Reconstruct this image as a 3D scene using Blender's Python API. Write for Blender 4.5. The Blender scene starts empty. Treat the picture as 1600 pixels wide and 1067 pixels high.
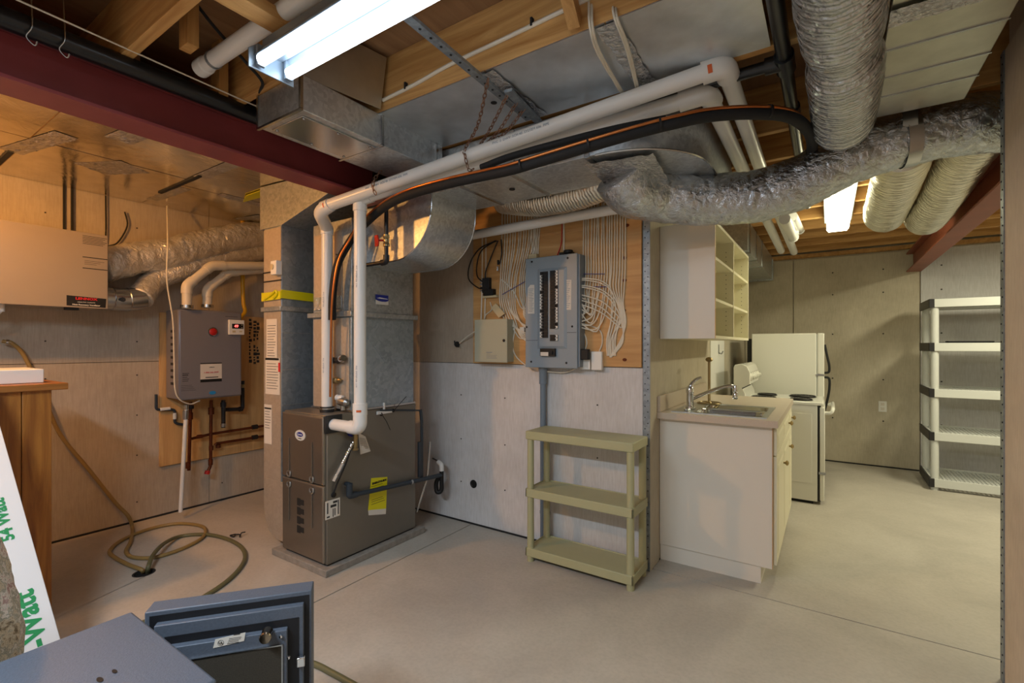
import bpy, bmesh, math, random
from mathutils import Vector, Matrix, noise
random.seed(7)
PI = math.pi
SC = bpy.context.scene
COL = SC.collection
# ------------------------------------------------------------------ camera, light, exposure
F, CX, HY, CH, YAW = 742.0, 800.0, 540.0, 1.32, math.radians(33.7)
SN, CS = math.sin(YAW), math.cos(YAW)
cd = bpy.data.cameras.new('camera'); cam = bpy.data.objects.new('camera', cd); COL.objects.link(cam)
cam.location = (0, 0, CH); cam.rotation_euler = (PI/2, 0, YAW)
cd.sensor_width = 36; cd.sensor_fit = 'HORIZONTAL'; cd.lens = F/1600*36; cd.shift_y = (HY-533.5)/1600; cd.clip_start = .02
SC.camera = cam
SC.view_settings.view_transform = 'Standard'; SC.view_settings.look = 'None'
SC.view_settings.exposure = 0.31; SC.view_settings.gamma = 1; SC.view_settings.use_curve_mapping = False
w = bpy.data.worlds.new('world'); SC.world = w; w.use_nodes = True
w.node_tree.nodes['Background'].inputs[0].default_value = (.9, .95, 1, 1)
w.node_tree.nodes['Background'].inputs[1].default_value = .05
TUBE = 8.0          # fluorescent tubes of the shop light
FARP = 12.0          # wrap light in the kitchen corner
BULB = 54.0          # bare bulb over the ventilator, left of the frame
def lamp(name, kind, loc, energy, color, size=.05, sy=None, rot=(0, 0, 0)):
    l = bpy.data.lights.new(name, kind); l.energy = energy; l.color = color
    if kind == 'POINT': l.shadow_soft_size = size
    else:
        l.shape = 'RECTANGLE'; l.size = size; l.size_y = sy
    o = bpy.data.objects.new(name, l); COL.objects.link(o); o.location = loc; o.rotation_euler = rot
    return o
lamp('bulb_light', 'POINT', (-3.2, .10, 2.27), BULB, (1, .44, .10), .05)
# two unseen fill lights added behind the camera to brighten the room
lamp('room_fill', 'AREA', (-1.2, -.6, 2.28), 56, (.80, .91, 1), 1.2, .16)
lamp('room_fill', 'AREA', (-3.0, -1.2, 2.28), 7, (.9, .95, 1), 1.2, .16)
# and one more added fill, out of view, further right in the kitchen corner
lamp('kitchen_fill', 'AREA', (1.6, 4.6, 2.3), 44, (1, .93, .66), .3, 1.2)

def A(px, py, X=None, Y=None, Z=None, D=None):
    "world point seen at a photograph pixel on a given real plane"
    a = (px-CX)/F; b = (HY-py)/F
    r = Vector((a*CS-SN, a*SN+CS, b))
    if X is not None: t = X/r.x
    elif Y is not None: t = Y/r.y
    elif Z is not None: t = (Z-CH)/r.z
    else: t = D
    p = r*t; p.z += CH
    return p

# ------------------------------------------------------------------ materials
def lin(c):
    c = c.lstrip('#'); v = [int(c[i:i+2], 16)/255 for i in (0, 2, 4)]
    return tuple(x/12.92 if x <= .04045 else ((x+.055)/1.055)**2.4 for x in v)
def base(name):
    m = bpy.data.materials.new(name); m.use_nodes = True
    nt = m.node_tree; return m, nt, nt.nodes['Principled BSDF']
def coords(nt, scale=(1, 1, 1), uv=False):
    t = nt.nodes.new('ShaderNodeTexCoord'); mp = nt.nodes.new('ShaderNodeMapping')
    mp.inputs['Scale'].default_value = scale
    nt.links.new(t.outputs['UV' if uv else 'Object'], mp.inputs['Vector']); return mp.outputs['Vector']
def noi(nt, vec, scale, detail=4, rough=.55, dist=0):
    n = nt.nodes.new('ShaderNodeTexNoise'); n.inputs['Scale'].default_value = scale
    n.inputs['Detail'].default_value = detail; n.inputs['Roughness'].default_value = rough; n.inputs['Distortion'].default_value = dist
    nt.links.new(vec, n.inputs['Vector']); return n.outputs['Fac']
def ramp(nt, fac, stops):
    r = nt.nodes.new('ShaderNodeValToRGB'); e = r.color_ramp.elements
    while len(e) < len(stops): e.new(.5)
    for k, (p, c) in enumerate(stops):
        e[k].position = p; e[k].color = (*c, 1)
    nt.links.new(fac, r.inputs['Fac']); return r.outputs['Color']
def bump(nt, bs, h, strength, dist):
    b = nt.nodes.new('ShaderNodeBump'); b.inputs['Strength'].default_value = strength; b.inputs['Distance'].default_value = dist
    nt.links.new(h, b.inputs['Height']); nt.links.new(b.outputs['Normal'], bs.inputs['Normal'])
def dim(c, k): return tuple(min(1, x*k) for x in c)
def plain(name, col, rough=.5, metal=0, var=0, vs=6, bs=0, bscale=80, coat=0):
    m, nt, p = base(name); c = lin(col)
    p.inputs['Base Color'].default_value = (*c, 1); p.inputs['Roughness'].default_value = rough; p.inputs['Metallic'].default_value = metal
    if coat: p.inputs['Coat Weight'].default_value = coat
    if var:
        f = noi(nt, coords(nt), vs, 6, .6)
        nt.links.new(ramp(nt, f, [(.3, dim(c, 1-var)), (.7, dim(c, 1+var))]), p.inputs['Base Color'])
    if bs:
        bump(nt, p, noi(nt, coords(nt), bscale, 3), bs, .002)
    return m
def wood(name, dark, light, axis='X', rough=.6, scale=1.0, knots=False):
    m, nt, p = base(name); s = [9*scale]*3; s['XYZ'.index(axis)] = .7*scale
    v = coords(nt, s); f = noi(nt, v, 2.2, 6, .6, 1.2)
    c = ramp(nt, f, [(.28, lin(dark)), (.5, tuple((a+b)/2 for a, b in zip(lin(dark), lin(light)))), (.7, lin(light))])
    if knots:
        s2 = [5.0]*3; s2['XYZ'.index(axis)] = 2.6
        vo = nt.nodes.new('ShaderNodeTexVoronoi'); vo.inputs['Scale'].default_value = 1.0
        nt.links.new(coords(nt, s2), vo.inputs['Vector'])
        mk = ramp(nt, vo.outputs['Distance'], [(.045, (.25, .13, .06)), (.1, (1, 1, 1))])
        mx = nt.nodes.new('ShaderNodeMix'); mx.data_type = 'RGBA'; mx.blend_type = 'MULTIPLY'; mx.inputs[0].default_value = .85
        nt.links.new(c, mx.inputs[6]); nt.links.new(mk, mx.inputs[7]); c = mx.outputs[2]
    nt.links.new(c, p.inputs['Base Color']); p.inputs['Roughness'].default_value = rough
    bump(nt, p, f, .15, .002); return m
def galv(name, lo, hi, rough=.36, metal=.85, scale=55):
    m, nt, p = base(name); v = coords(nt)
    vo = nt.nodes.new('ShaderNodeTexVoronoi'); vo.inputs['Scale'].default_value = scale
    d = nt.nodes.new('ShaderNodeMix'); d.data_type = 'RGBA'; d.inputs[0].default_value = .06
    n2 = nt.nodes.new('ShaderNodeTexNoise'); n2.inputs['Scale'].default_value = 14; nt.links.new(v, n2.inputs['Vector'])
    nt.links.new(v, d.inputs[6]); nt.links.new(n2.outputs['Color'], d.inputs[7]); nt.links.new(d.outputs[2], vo.inputs['Vector'])
    sp = nt.nodes.new('ShaderNodeSeparateColor'); nt.links.new(vo.outputs['Color'], sp.inputs[0])
    ad = nt.nodes.new('ShaderNodeMath'); ad.operation = 'MULTIPLY_ADD'; ad.inputs[1].default_value = .55
    nt.links.new(sp.outputs[0], ad.inputs[0])
    n3 = noi(nt, v, 5, 6, .65); sc = nt.nodes.new('ShaderNodeMath'); sc.operation = 'MULTIPLY'; sc.inputs[1].default_value = .5
    nt.links.new(n3, sc.inputs[0]); nt.links.new(sc.outputs[0], ad.inputs[2])
    nt.links.new(ramp(nt, ad.outputs[0], [(.15, lin(lo)), (.85, lin(hi))]), p.inputs['Base Color'])
    p.inputs['Metallic'].default_value = metal; p.inputs['Roughness'].default_value = rough
    bump(nt, p, noi(nt, v, 3.5, 2), .12, .02); return m
def foil(name, col, rough=.2, ribs=0, crease=.5, cs=28, metal=1.0, rib_s=.4):
    m, nt, p = base(name); c = lin(col)
    p.inputs['Metallic'].default_value = metal; p.inputs['Roughness'].default_value = rough
    v = coords(nt); f = noi(nt, v, cs, 5, .6, 1.5)
    vo = nt.nodes.new('ShaderNodeTexVoronoi'); vo.inputs['Scale'].default_value = cs*.8; vo.feature = 'DISTANCE_TO_EDGE'
    nt.links.new(v, vo.inputs['Vector'])
    h = nt.nodes.new('ShaderNodeMath'); h.operation = 'MULTIPLY_ADD'; h.inputs[1].default_value = .7
    nt.links.new(vo.outputs['Distance'], h.inputs[0]); nt.links.new(f, h.inputs[2]); hh = h.outputs[0]
    if ribs:
        wv = nt.nodes.new('ShaderNodeTexWave'); wv.inputs['Scale'].default_value = ribs; wv.bands_direction = 'X'
        wv.inputs['Distortion'].default_value = 3.5; wv.inputs['Detail'].default_value = 3
        nt.links.new(coords(nt, (1, 1, 1), True), wv.inputs['Vector'])
        g = nt.nodes.new('ShaderNodeMath'); g.operation = 'MULTIPLY_ADD'; g.inputs[1].default_value = rib_s
        nt.links.new(wv.outputs['Fac'], g.inputs[0]); nt.links.new(hh, g.inputs[2]); hh = g.outputs[0]
    bump(nt, p, hh, crease, .012)
    nt.links.new(ramp(nt, noi(nt, v, 9, 3), [(.3, dim(c, .82)), (.7, c)]), p.inputs['Base Color'])
    return m
def emit(name, col, s):
    m, nt, p = base(name); p.inputs['Base Color'].default_value = (.8, .8, .8, 1)
    p.inputs['Emission Color'].default_value = (*col, 1); p.inputs['Emission Strength'].default_value = s; return m
def concrete(name):
    m, nt, p = base(name); v = coords(nt)
    f = noi(nt, v, 1.7, 8, .65, .4); g = noi(nt, v, 60, 3)
    c1 = ramp(nt, f, [(.25, lin('#a19b92')), (.5, lin('#b1aba1')), (.78, lin('#c0bab0'))])
    sp = ramp(nt, g, [(.3, (.86, .86, .86)), (.6, (1, 1, 1))])
    mx = nt.nodes.new('ShaderNodeMix'); mx.data_type = 'RGBA'; mx.blend_type = 'MULTIPLY'; mx.inputs[0].default_value = .6
    nt.links.new(c1, mx.inputs[6]); nt.links.new(sp, mx.inputs[7]); nt.links.new(mx.outputs[2], p.inputs['Base Color'])
    p.inputs['Roughness'].default_value = .55; bump(nt, p, g, .08, .002); return m
def board(name, a, b, rough=.75):
    m, nt, p = base(name)
    f = noi(nt, coords(nt, (1, 1, 1)), 3.0, 8, .7); g = noi(nt, coords(nt, (90, 90, 7)), 1.6, 3)
    c1 = ramp(nt, f, [(.3, lin(a)), (.7, lin(b))]); sp = ramp(nt, g, [(.3, (.84, .83, .81)), (.62, (1, 1, 1))])
    mx = nt.nodes.new('ShaderNodeMix'); mx.data_type = 'RGBA'; mx.blend_type = 'MULTIPLY'; mx.inputs[0].default_value = .8
    nt.links.new(c1, mx.inputs[6]); nt.links.new(sp, mx.inputs[7]); nt.links.new(mx.outputs[2], p.inputs['Base Color'])
    p.inputs['Roughness'].default_value = rough; bump(nt, p, g, .12, .002); return m
def camo(name):
    m, nt, p = base(name); v = coords(nt); f = noi(nt, v, 13, 7, .78, .25)
    c = ramp(nt, f, [(.36, lin('#4a4640')), (.42, lin('#a4967f')), (.47, lin('#e2d8c6')), (.52, lin('#93958a')), (.56, lin('#f2eee8')), (.62, lin('#b39390'))])
    nt.links.new(c, p.inputs['Base Color']); p.inputs['Roughness'].default_value = .9; bump(nt, p, noi(nt, v, 45, 4), .6, .01); return m

M = dict(
 floor=concrete('concrete'), slabside=plain('pad_concrete', '#8b857d', .85, 0, .2, 25, .4, 60),
 board=board('tan_board', '#a89c8c', '#b9ae9f'), white_board=board('white_board', '#c4c4c6', '#d6d6d8'),
 far_board=board('beige_board', '#b3aa96', '#c9c1ae'), right_board=board('right_board', '#cdbba7', '#dfcfbc'),
 joist=wood('joist_wood', '#a8763c', '#d7ab6c', 'X', .6, 1, True), joistdark=wood('bridging_wood', '#9a6d3a', '#c79a5e', 'Y', .65),
 joistz=wood('upright_wood', '#a8783f', '#d0a263', 'Z', .65),
 sub=wood('subfloor_wood', '#7b5a3c', '#9b7650', 'Y', .8, .6),
 ply=wood('plywood', '#b0824c', '#d2a76e', 'X', .55, .7, True), plyl=wood('pale_plywood', '#b48a55', '#d4ad76', 'Z', .6, .7, True),
 oak=wood('oak_veneer', '#7b4516', '#b0742f', 'Z', .4, 1.3), oaky=wood('oak_top', '#86501c', '#a96f33', 'Y', .4, 1.3),
 galv=galv('galvanized', '#b4bbc1', '#d6dce0', .33, .8, 70), galvd=galv('galvanized_dull', '#9aa0a3', '#bcc1c3', .42, .7, 70),
 galvb=galv('galvanized_blue', '#8f9ca7', '#a9b6c1', .4, .7, 45), galvt=galv('galvanized_tan', '#b6aa9b', '#c2b7a9', .5, .5, 60), sheet=foil('plain_sheet', '#c9c8bd', .36, 0, .06, 4),
 foilp=foil('foil_facing', '#e3e8ec', .42, 0, .1, 10), foill=foil('foil_pan', '#e6e0d4', .17, 0, .45, 3), tape=foil('foil_tape', '#e0e2e4', .16, 0, .8, 45),
 flex=foil('flex_foil', '#d8dee4', .13, 16, .75, 30, .95), flexb=foil('flex_crumpled', '#cdd5de', .11, 2, .85, 26, .96, rib_s=.15), flexw=foil('flex_warm', '#ece6da', .2, 2, .8, 26, .6, rib_s=.15), flexs=foil('flex_smooth', '#ece9dc', .32, 18, .5, 16),
 steel=plain('steel', '#b9bcbe', .25, 1), chrome=plain('chrome', '#d5d7da', .12, 1), brush=plain('brushed', '#b3b6b8', .3, 1, .06, 20),
 copper=plain('copper', '#b9713f', .3, 1, .2, 9), oldcopper=plain('old_copper', '#6b3a24', .45, .8, .3, 14), brass=plain('brass', '#a08d66', .3, .9, .15, 20),
 rust=plain('rusty_chain', '#8a6a58', .5, .8, .3, 40),
 beam=plain('red_primer', '#8c4145', .45, 0, .14, 4, .1, 30), beamd=plain('brown_primer', '#8a4a35', .5, 0, .15, 4),
 pvc=plain('white_pvc', '#dfe0df', .3, 0, .02, 5), pvcy=plain('cream_pvc', '#ddd3bf', .35), abs=plain('black_abs', '#15171b', .28), foam=plain('black_foam', '#101114', .75, 0, 0, 0, .3, 150),
 darkpipe=plain('dark_grey_pipe', '#2c3640', .4), blackiron=plain('black_iron', '#2b2b2e', .4, .5, .2, 20), red=plain('red_valve', '#b01d1a', .4), yellow=plain('yellow_tube', '#c99a13', .4),
 tapey=plain('yellow_tape', '#d9d215', .35), furn=plain('furnace_metal', '#807b72', .45, .6, .05, 3), furnd=plain('furnace_door', '#7f766c', .34, .7, .04, 3), furnl=plain('furnace_lip', '#a29c92', .3, .8),
 black=plain('black', '#0a0a0b', .6), dark=plain('dark', '#191a1c', .75), white=plain('white', '#e4e4e0', .4), paper=plain('paper', '#d6d1c8', .7), ink=plain('ink', '#2b2b2d', .7), redink=plain('red_ink', '#c9202a', .6), blue=plain('blue_print', '#1d2a86', .4), lblue=plain('light_blue', '#2a86c4', .4),
 hrv=plain('beige_enamel', '#a3988a', .28, .25, .02, 3), heater=plain('heater_grey', '#85838a', .35, .25), panel=plain('panel_grey', '#8a98a4', .4, .05), panels=plain('panel_grey_dark', '#788592', .45),
 alarm=plain('grey_green', '#a9ac9a', .45), cable=plain('cable_white', '#d9d3c3', .5), beige=plain('beige_device', '#c5b895', .5),
 olive=plain('olive_plastic', '#a9a883', .5, 0, .03, 8), melamine=plain('melamine', '#e0dbd0', .35), cream=plain('cream_melamine', '#e4dfc4', .4), cream2=plain('cream_back', '#d9d2ae', .45), maple=plain('maple_edge', '#d2a878', .5),
 counter=plain('laminate', '#c6b8a6', .35, 0, .06, 220), enamel=plain('white_enamel', '#e2e2d9', .18, coat=.3), coil=plain('burner', '#1c1b19', .5, .3), rangeblack=plain('range_black', '#0a0a0b', .25),
 grayp=plain('pale_grey_plastic', '#c9ccc9', .5), blackp=plain('black_plastic', '#1d1d20', .45), bead=galv('bead_metal', '#7c858d', '#9aa3aa', .45, .6, 60),
 safe=plain('safe_grey', '#555e6c', .5, .1, .12, 160, .35, 260), groove=plain('groove_black', '#0e1016', .6), felt=plain('felt', '#3a352c', .95, 0, .2, 300, .5, 400), nickel=plain('nickel', '#8f8373', .22, 1),
 carton=plain('carton', '#d7dbe0', .6), green=plain('green_print', '#0b8a4d', .6), camo=camo('camouflage'), hose=plain('hose_tan', '#8d7443', .45), hoseg=plain('hose_olive', '#5f5d40', .5),
 tube=emit('tube_glow', (.80, .91, 1), TUBE), farp=emit('panel_glow', (1, .93, .60), FARP), bulbm=emit('bulb_glow', (1, .6, .25), 6), led=emit('led_red', (1, .05, .05), 3),
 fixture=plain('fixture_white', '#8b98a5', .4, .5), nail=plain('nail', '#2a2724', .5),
)

# ------------------------------------------------------------------ geometry helpers
class MB:
    def __init__(s): s.v = []; s.f = []; s.uv = {}
    def add(s, vs, fs):
        n = len(s.v); s.v += [Vector(x) for x in vs]; s.f += [tuple(i+n for i in q) for q in fs]; return s
    def box(s, x0, x1, y0, y1, z0, z1):
        x0, x1 = sorted((x0, x1)); y0, y1 = sorted((y0, y1)); z0, z1 = sorted((z0, z1))
        return s.add([(x0, y0, z0), (x1, y0, z0), (x1, y1, z0), (x0, y1, z0), (x0, y0, z1), (x1, y0, z1), (x1, y1, z1), (x0, y1, z1)],
                     [(0, 3, 2, 1), (4, 5, 6, 7), (0, 1, 5, 4), (1, 2, 6, 5), (2, 3, 7, 6), (3, 0, 4, 7)])
    def bar(s, p, q, wid, th, up=(0, 0, 1)):
        p = Vector(p); q = Vector(q); d = (q-p).normalized(); a = d.cross(Vector(up))
        if a.length < 1e-4: a = d.cross(Vector((1, 0, 0)))
        a.normalize(); b = a.cross(d)
        vs = [e+a*(i*wid/2)+b*(j*th/2) for e in (p, q) for i, j in ((-1, -1), (1, -1), (1, 1), (-1, 1))]
        return s.add(vs, [(0, 1, 2, 3), (7, 6, 5, 4), (0, 4, 5, 1), (1, 5, 6, 2), (2, 6, 7, 3), (3, 7, 4, 0)])
    def prism(s, pts, d):
        d = Vector(d); n = len(pts); vs = [Vector(p) for p in pts]+[Vector(p)+d for p in pts]
        return s.add(vs, [tuple(range(n-1, -1, -1)), tuple(range(n, 2*n))]+[(i, (i+1) % n, n+(i+1) % n, n+i) for i in range(n)])
    def tube(s, pts, r, n=12, cap=True, rf=None, smooth=0):
        pts = [Vector(p) for p in pts]
        if smooth: pts = spline(pts, smooth)
        m = len(pts); T = []
        for i in range(m):
            t = pts[min(i+1, m-1)]-pts[max(i-1, 0)]; T.append(t.normalized() if t.length > 1e-9 else Vector((0, 0, 1)))
        u = T[0].cross(Vector((0, 0, 1)))
        if u.length < .05: u = T[0].cross(Vector((1, 0, 0)))
        u.normalize(); base_ = len(s.v); L = 0
        for i in range(m):
            if i: L += (pts[i]-pts[i-1]).length
            u = (u-T[i]*u.dot(T[i])).normalized(); b = T[i].cross(u)
            for k in range(n):
                a = 2*PI*k/n; rr = rf(L, a, i/(m-1)) if rf else r
                s.uv[len(s.v)] = (L, k/n); s.v.append(pts[i]+(u*math.cos(a)+b*math.sin(a))*rr)
        for i in range(m-1):
            for k in range(n):
                o = base_+i*n; s.f.append((o+k, o+(k+1) % n, o+n+(k+1) % n, o+n+k))
        if cap:
            s.f.append(tuple(base_+k for k in range(n-1, -1, -1))); o = base_+(m-1)*n; s.f.append(tuple(o+k for k in range(n)))
        return s
    def cyl(s, p, q, r, n=16, r2=None):
        return s.tube([p, q], r, n, rf=(lambda L, a, t: r+(r2-r)*t) if r2 is not None else None)
    def lathe(s, prof, o, axis=(0, 0, 1), n=20):
        "profile of (radius, height) turned about an axis through o"
        o = Vector(o); ax = Vector(axis).normalized(); u = ax.cross(Vector((0, 0, 1)))
        if u.length < .05: u = Vector((1, 0, 0))
        u.normalize(); b = ax.cross(u); k0 = len(s.v)
        for r, h in prof:
            for k in range(n):
                a = 2*PI*k/n; s.v.append(o+ax*h+(u*math.cos(a)+b*math.sin(a))*max(r, 1e-4))
        for i in range(len(prof)-1):
            for k in range(n):
                c = k0+i*n; s.f.append((c+k, c+(k+1) % n, c+n+(k+1) % n, c+n+k))
        s.f.append(tuple(k0+k for k in range(n-1, -1, -1))); c = k0+(len(prof)-1)*n; s.f.append(tuple(c+k for k in range(n)))
        return s
    def ring(s, c, R, r, axis=(0, 0, 1), n=20, m=8):
        c = Vector(c); ax = Vector(axis).normalized(); u = ax.cross(Vector((0, 0, 1)))
        if u.length < .05: u = Vector((1, 0, 0))
        u.normalize(); b = ax.cross(u); k0 = len(s.v)
        for i in range(n):
            a = 2*PI*i/n; d = u*math.cos(a)+b*math.sin(a)
            for j in range(m):
                t = 2*PI*j/m; s.v.append(c+d*(R+r*math.cos(t))+ax*(r*math.sin(t)))
        for i in range(n):
            for j in range(m):
                s.f.append((k0+i*m+j, k0+((i+1) % n)*m+j, k0+((i+1) % n)*m+(j+1) % m, k0+i*m+(j+1) % m))
        return s
    def xf(s, mat):
        s.v = [mat @ v for v in s.v]; return s
def spline(p, k=8):
    p = [Vector(x) for x in p]; out = []
    q = [p[0]*2-p[1]]+p+[p[-1]*2-p[-2]]
    for i in range(1, len(q)-2):
        a, b, c, d = q[i-1:i+3]
        for j in range(k):
            t = j/k
            out.append(.5*((2*b)+(c-a)*t+(2*a-5*b+4*c-d)*t*t+(3*b-3*c+d-a)*t**3))
    out.append(p[-1]); return out
def fillet(pts, r, k=6):
    "polyline with rounded corners"
    pts = [Vector(p) for p in pts]; out = [pts[0]]
    for i in range(1, len(pts)-1):
        a, b, c = pts[i-1:i+2]; d1 = (a-b).normalized(); d2 = (c-b).normalized(); rr = min(r, (a-b).length*.49, (c-b).length*.49)
        p, q = b+d1*rr, b+d2*rr
        for j in range(k+1):
            t = j/k; out.append(p*(1-t)**2+b*2*t*(1-t)+q*t*t)
    out.append(pts[-1]); return out

def wloc(o):
    p = Vector((0, 0, 0))
    while o is not None: p = p+o.location; o = o.parent
    return p
def tag(o, label=None, cat=None, group=None, kind=None):
    if label: o['label'] = label
    if cat: o['category'] = cat
    if group: o['group'] = group
    if kind: o['kind'] = kind
    return o
def obj(name, mb, mat, parent=None, label=None, cat=None, group=None, kind=None, bevel=0, sharp=35):
    vs = mb.v
    if parent is not None: org = wloc(parent)
    else:
        lo = Vector((min(v.x for v in vs), min(v.y for v in vs), min(v.z for v in vs))); hi = Vector((max(v.x for v in vs), max(v.y for v in vs), 0))
        org = Vector(((lo.x+hi.x)/2, (lo.y+hi.y)/2, lo.z))
    me = bpy.data.meshes.new(name); me.from_pydata([v-org for v in vs], [], mb.f)
    if mb.uv:
        ul = me.uv_layers.new(name='UV')
        for lp in me.loops: ul.data[lp.index].uv = mb.uv.get(lp.vertex_index, (0, 0))
    me.materials.append(M[mat] if isinstance(mat, str) else mat)
    bm = bmesh.new(); bm.from_mesh(me); bmesh.ops.recalc_face_normals(bm, faces=bm.faces); bm.to_mesh(me); bm.free()
    me.shade_smooth(); me.set_sharp_from_angle(angle=math.radians(sharp))
    o = bpy.data.objects.new(name, me); COL.objects.link(o)
    if parent is not None: o.parent = parent
    else: o.location = org
    if bevel:
        b = o.modifiers.new('bevel', 'BEVEL'); b.width = bevel; b.segments = 2; b.limit_method = 'ANGLE'; b.angle_limit = math.radians(40); b.harden_normals = False
    return tag(o, label, cat, group, kind)
def thing(name, loc, label, cat, group=None):
    o = bpy.data.objects.new(name, None); COL.objects.link(o); o.location = loc; o.empty_display_size = .05
    return tag(o, label, cat, group)
def B(*a): return MB().box(*a)
_dg = []
def text(s, size, org, xd, yd, mat, parent, name='lettering', align='CENTER', ext=.0006, label=None, bold=0, sx=1):
    "flat lettering lying in the plane of xd, yd"
    c = bpy.data.curves.new('t', 'FONT'); c.body = s; c.size = size; c.extrude = ext; c.align_x = align; c.align_y = 'CENTER'; c.resolution_u = 2; c.offset = bold
    t = bpy.data.objects.new('t', c); COL.objects.link(t)
    me = bpy.data.meshes.new_from_object(t, depsgraph=None); bpy.data.objects.remove(t); bpy.data.curves.remove(c)
    xd = Vector(xd).normalized(); yd = Vector(yd).normalized(); n = xd.cross(yd); org = Vector(org)
    mb = MB(); mb.v = [org+xd*v.co.x*sx+yd*v.co.y+n*(v.co.z+ext) for v in me.vertices]; mb.f = [tuple(p.vertices) for p in me.polygons]
    bpy.data.meshes.remove(me)
    return obj(name, mb, mat, parent, label)
def plate(c, xd, yd, wx, wy, th=.001):
    c = Vector(c); xd = Vector(xd).normalized(); yd = Vector(yd).normalized(); n = xd.cross(yd)
    ps = [c+xd*(i*wx/2)+yd*(j*wy/2) for i, j in ((-1, -1), (1, -1), (1, 1), (-1, 1))]
    return MB().prism(ps, n*th)
def oval(c, xd, yd, rx, ry, th=.001, n=28):
    c = Vector(c); xd = Vector(xd).normalized(); yd = Vector(yd).normalized()
    return MB().prism([c+xd*rx*math.cos(2*PI*k/n)+yd*ry*math.sin(2*PI*k/n) for k in range(n)], xd.cross(yd)*th)
XP, YP, ZP = Vector((1, 0, 0)), Vector((0, 1, 0)), Vector((0, 0, 1))
XN, YN = -XP, -YP
# ------------------------------------------------------------------ the setting
LW, BW, KW, FW, RW, JZ = -4.31, 2.76, -.87, 6.53, .57, 2.40
def struct(name, mb, mat, parent=None, bevel=0, kids=False):
    return obj(name, mb, mat, parent, kind=None if parent else 'structure', bevel=bevel)
# floor: slabs poured with saw-cut joints
fl = struct('floor', B(-4.43, 2.7, -2.1, 6.65, -.12, -.02), 'dark')
xs = [-4.31, -2.2, 2.6]; ys = [-2, 2.80, 6.53]
for i in range(2):
    for j in range(2):
        x0, x1 = (xs[i], xs[i+1]) if j == 0 else ([-4.31, KW, 2.6][i], [-4.31, KW, 2.6][i+1])
        if j == 1 and i < 1: continue
        if i == 0 and j == 0:   # keeps a hole for the floor drain
            cx, cy, r = -3.31, 1.109, .05
            mb = MB(); n = 24; g = .004; X0, X1, Y0, Y1 = x0+g, x1-g, ys[0]+g, ys[1]-g
            ring = [(cx+r*math.cos(2*PI*k/n+PI/4), cy+r*math.sin(2*PI*k/n+PI/4)) for k in range(n)]
            cor = [(X1, Y1), (X0, Y1), (X0, Y0), (X1, Y0)]
            mb.v = [Vector((a, b, 0)) for a, b in ring+cor]+[Vector((a, b, -.02)) for a, b in ring+cor]
            q = n//4; T = n+4
            for c in range(4):
                for k in range(c*q, c*q+q): mb.f.append((k, (k+1) % n, n+(c if k < c*q+q//2 else (c+1) % 4)) if False else (k, n+c if k < c*q+q//2 or True else 0, (k+1) % n))
                mb.f.append(((c*q+q) % n, n+c, n+(c+1) % 4))
                mb.f.append((n+c, T+n+c, T+n+(c+1) % 4, n+(c+1) % 4))
            for k in range(n): mb.f.append((k, (k+1) % n, T+(k+1) % n, T+k))
            obj('slab', mb, 'floor', fl)
        else:
            obj('slab', B(x0+.004, x1-.004, ys[j]+.004, ys[j+1]-.004, -.02, 0), 'floor', fl)
def walls(name, x0, x1, y0, y1, core, panels):
    r = struct(name, B(x0, x1, y0, y1, 0, 2.62), core)
    for p in panels: obj('wall_panel', B(*p[:6]), p[6], r, bevel=.002)
    return r
g = .0015
# left wall: foam boards laid crosswise, seam at 1.2 m
P = []
for (y0, y1) in ((-2, -.5), (-.5, 1.9), (1.9, 2.76)):
    P += [(LW-.02, LW, y0+g, y1-g, .004, 1.2-g, 'board'), (LW-.02, LW, y0+g, y1-g, 1.2+g, JZ+.1, 'board')]
walls('wall_left', LW-.14, LW-.02, -2.1, 2.9, 'board', P)
P = []
for (x0, x1) in ((-4.31, -3.0), (-3.0, KW-.01)):
    P += [(x0+g, x1-g, BW, BW+.02, .004, 1.19-g, 'white_board'), (x0+g, x1-g, BW, BW+.02, 1.19+g, JZ+.1, 'board')]
walls('wall_back', LW, KW-.01, BW+.02, BW+.13, 'board', P)
P = [(KW-.02, KW, y0+g, y1-g, .004, JZ+.1, 'far_board') for (y0, y1) in ((BW+.0, 3.98), (3.98, 4.75), (4.75, FW))]
walls('wall_kitchen', KW-.13, KW-.02, BW+.13, FW+.1, 'far_board', P)
fx = [KW, -.35, .80, 2.0, 2.6]
P = [(x0+g*3, x1-g*3, FW, FW+.02, .012, 2.33, 'far_board' if k != 2 else 'white_board') for k, (x0, x1) in enumerate(zip(fx[:-1], fx[1:]))]
wf = walls('wall_far', KW-.02, 2.7, FW+.02, FW+.13, 'far_board', P)
P = [(RW, RW+.02, y0+g, y1-g, .004, 2.47, 'right_board') for (y0, y1) in ((-2, .2), (.2, 2.635))]
walls('wall_right', RW+.02, RW+.12, -2.1, 2.635, 'right_board', P)
walls('wall_front', LW, RW, -2.1, -2.0, 'board', [])
walls('wall_far_right', 2.6, 2.72, 2.6, 6.6, 'far_board', [])
walls('wall_divider', RW+.12, 2.62, 2.52, 2.64, 'far_board', [])
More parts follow.
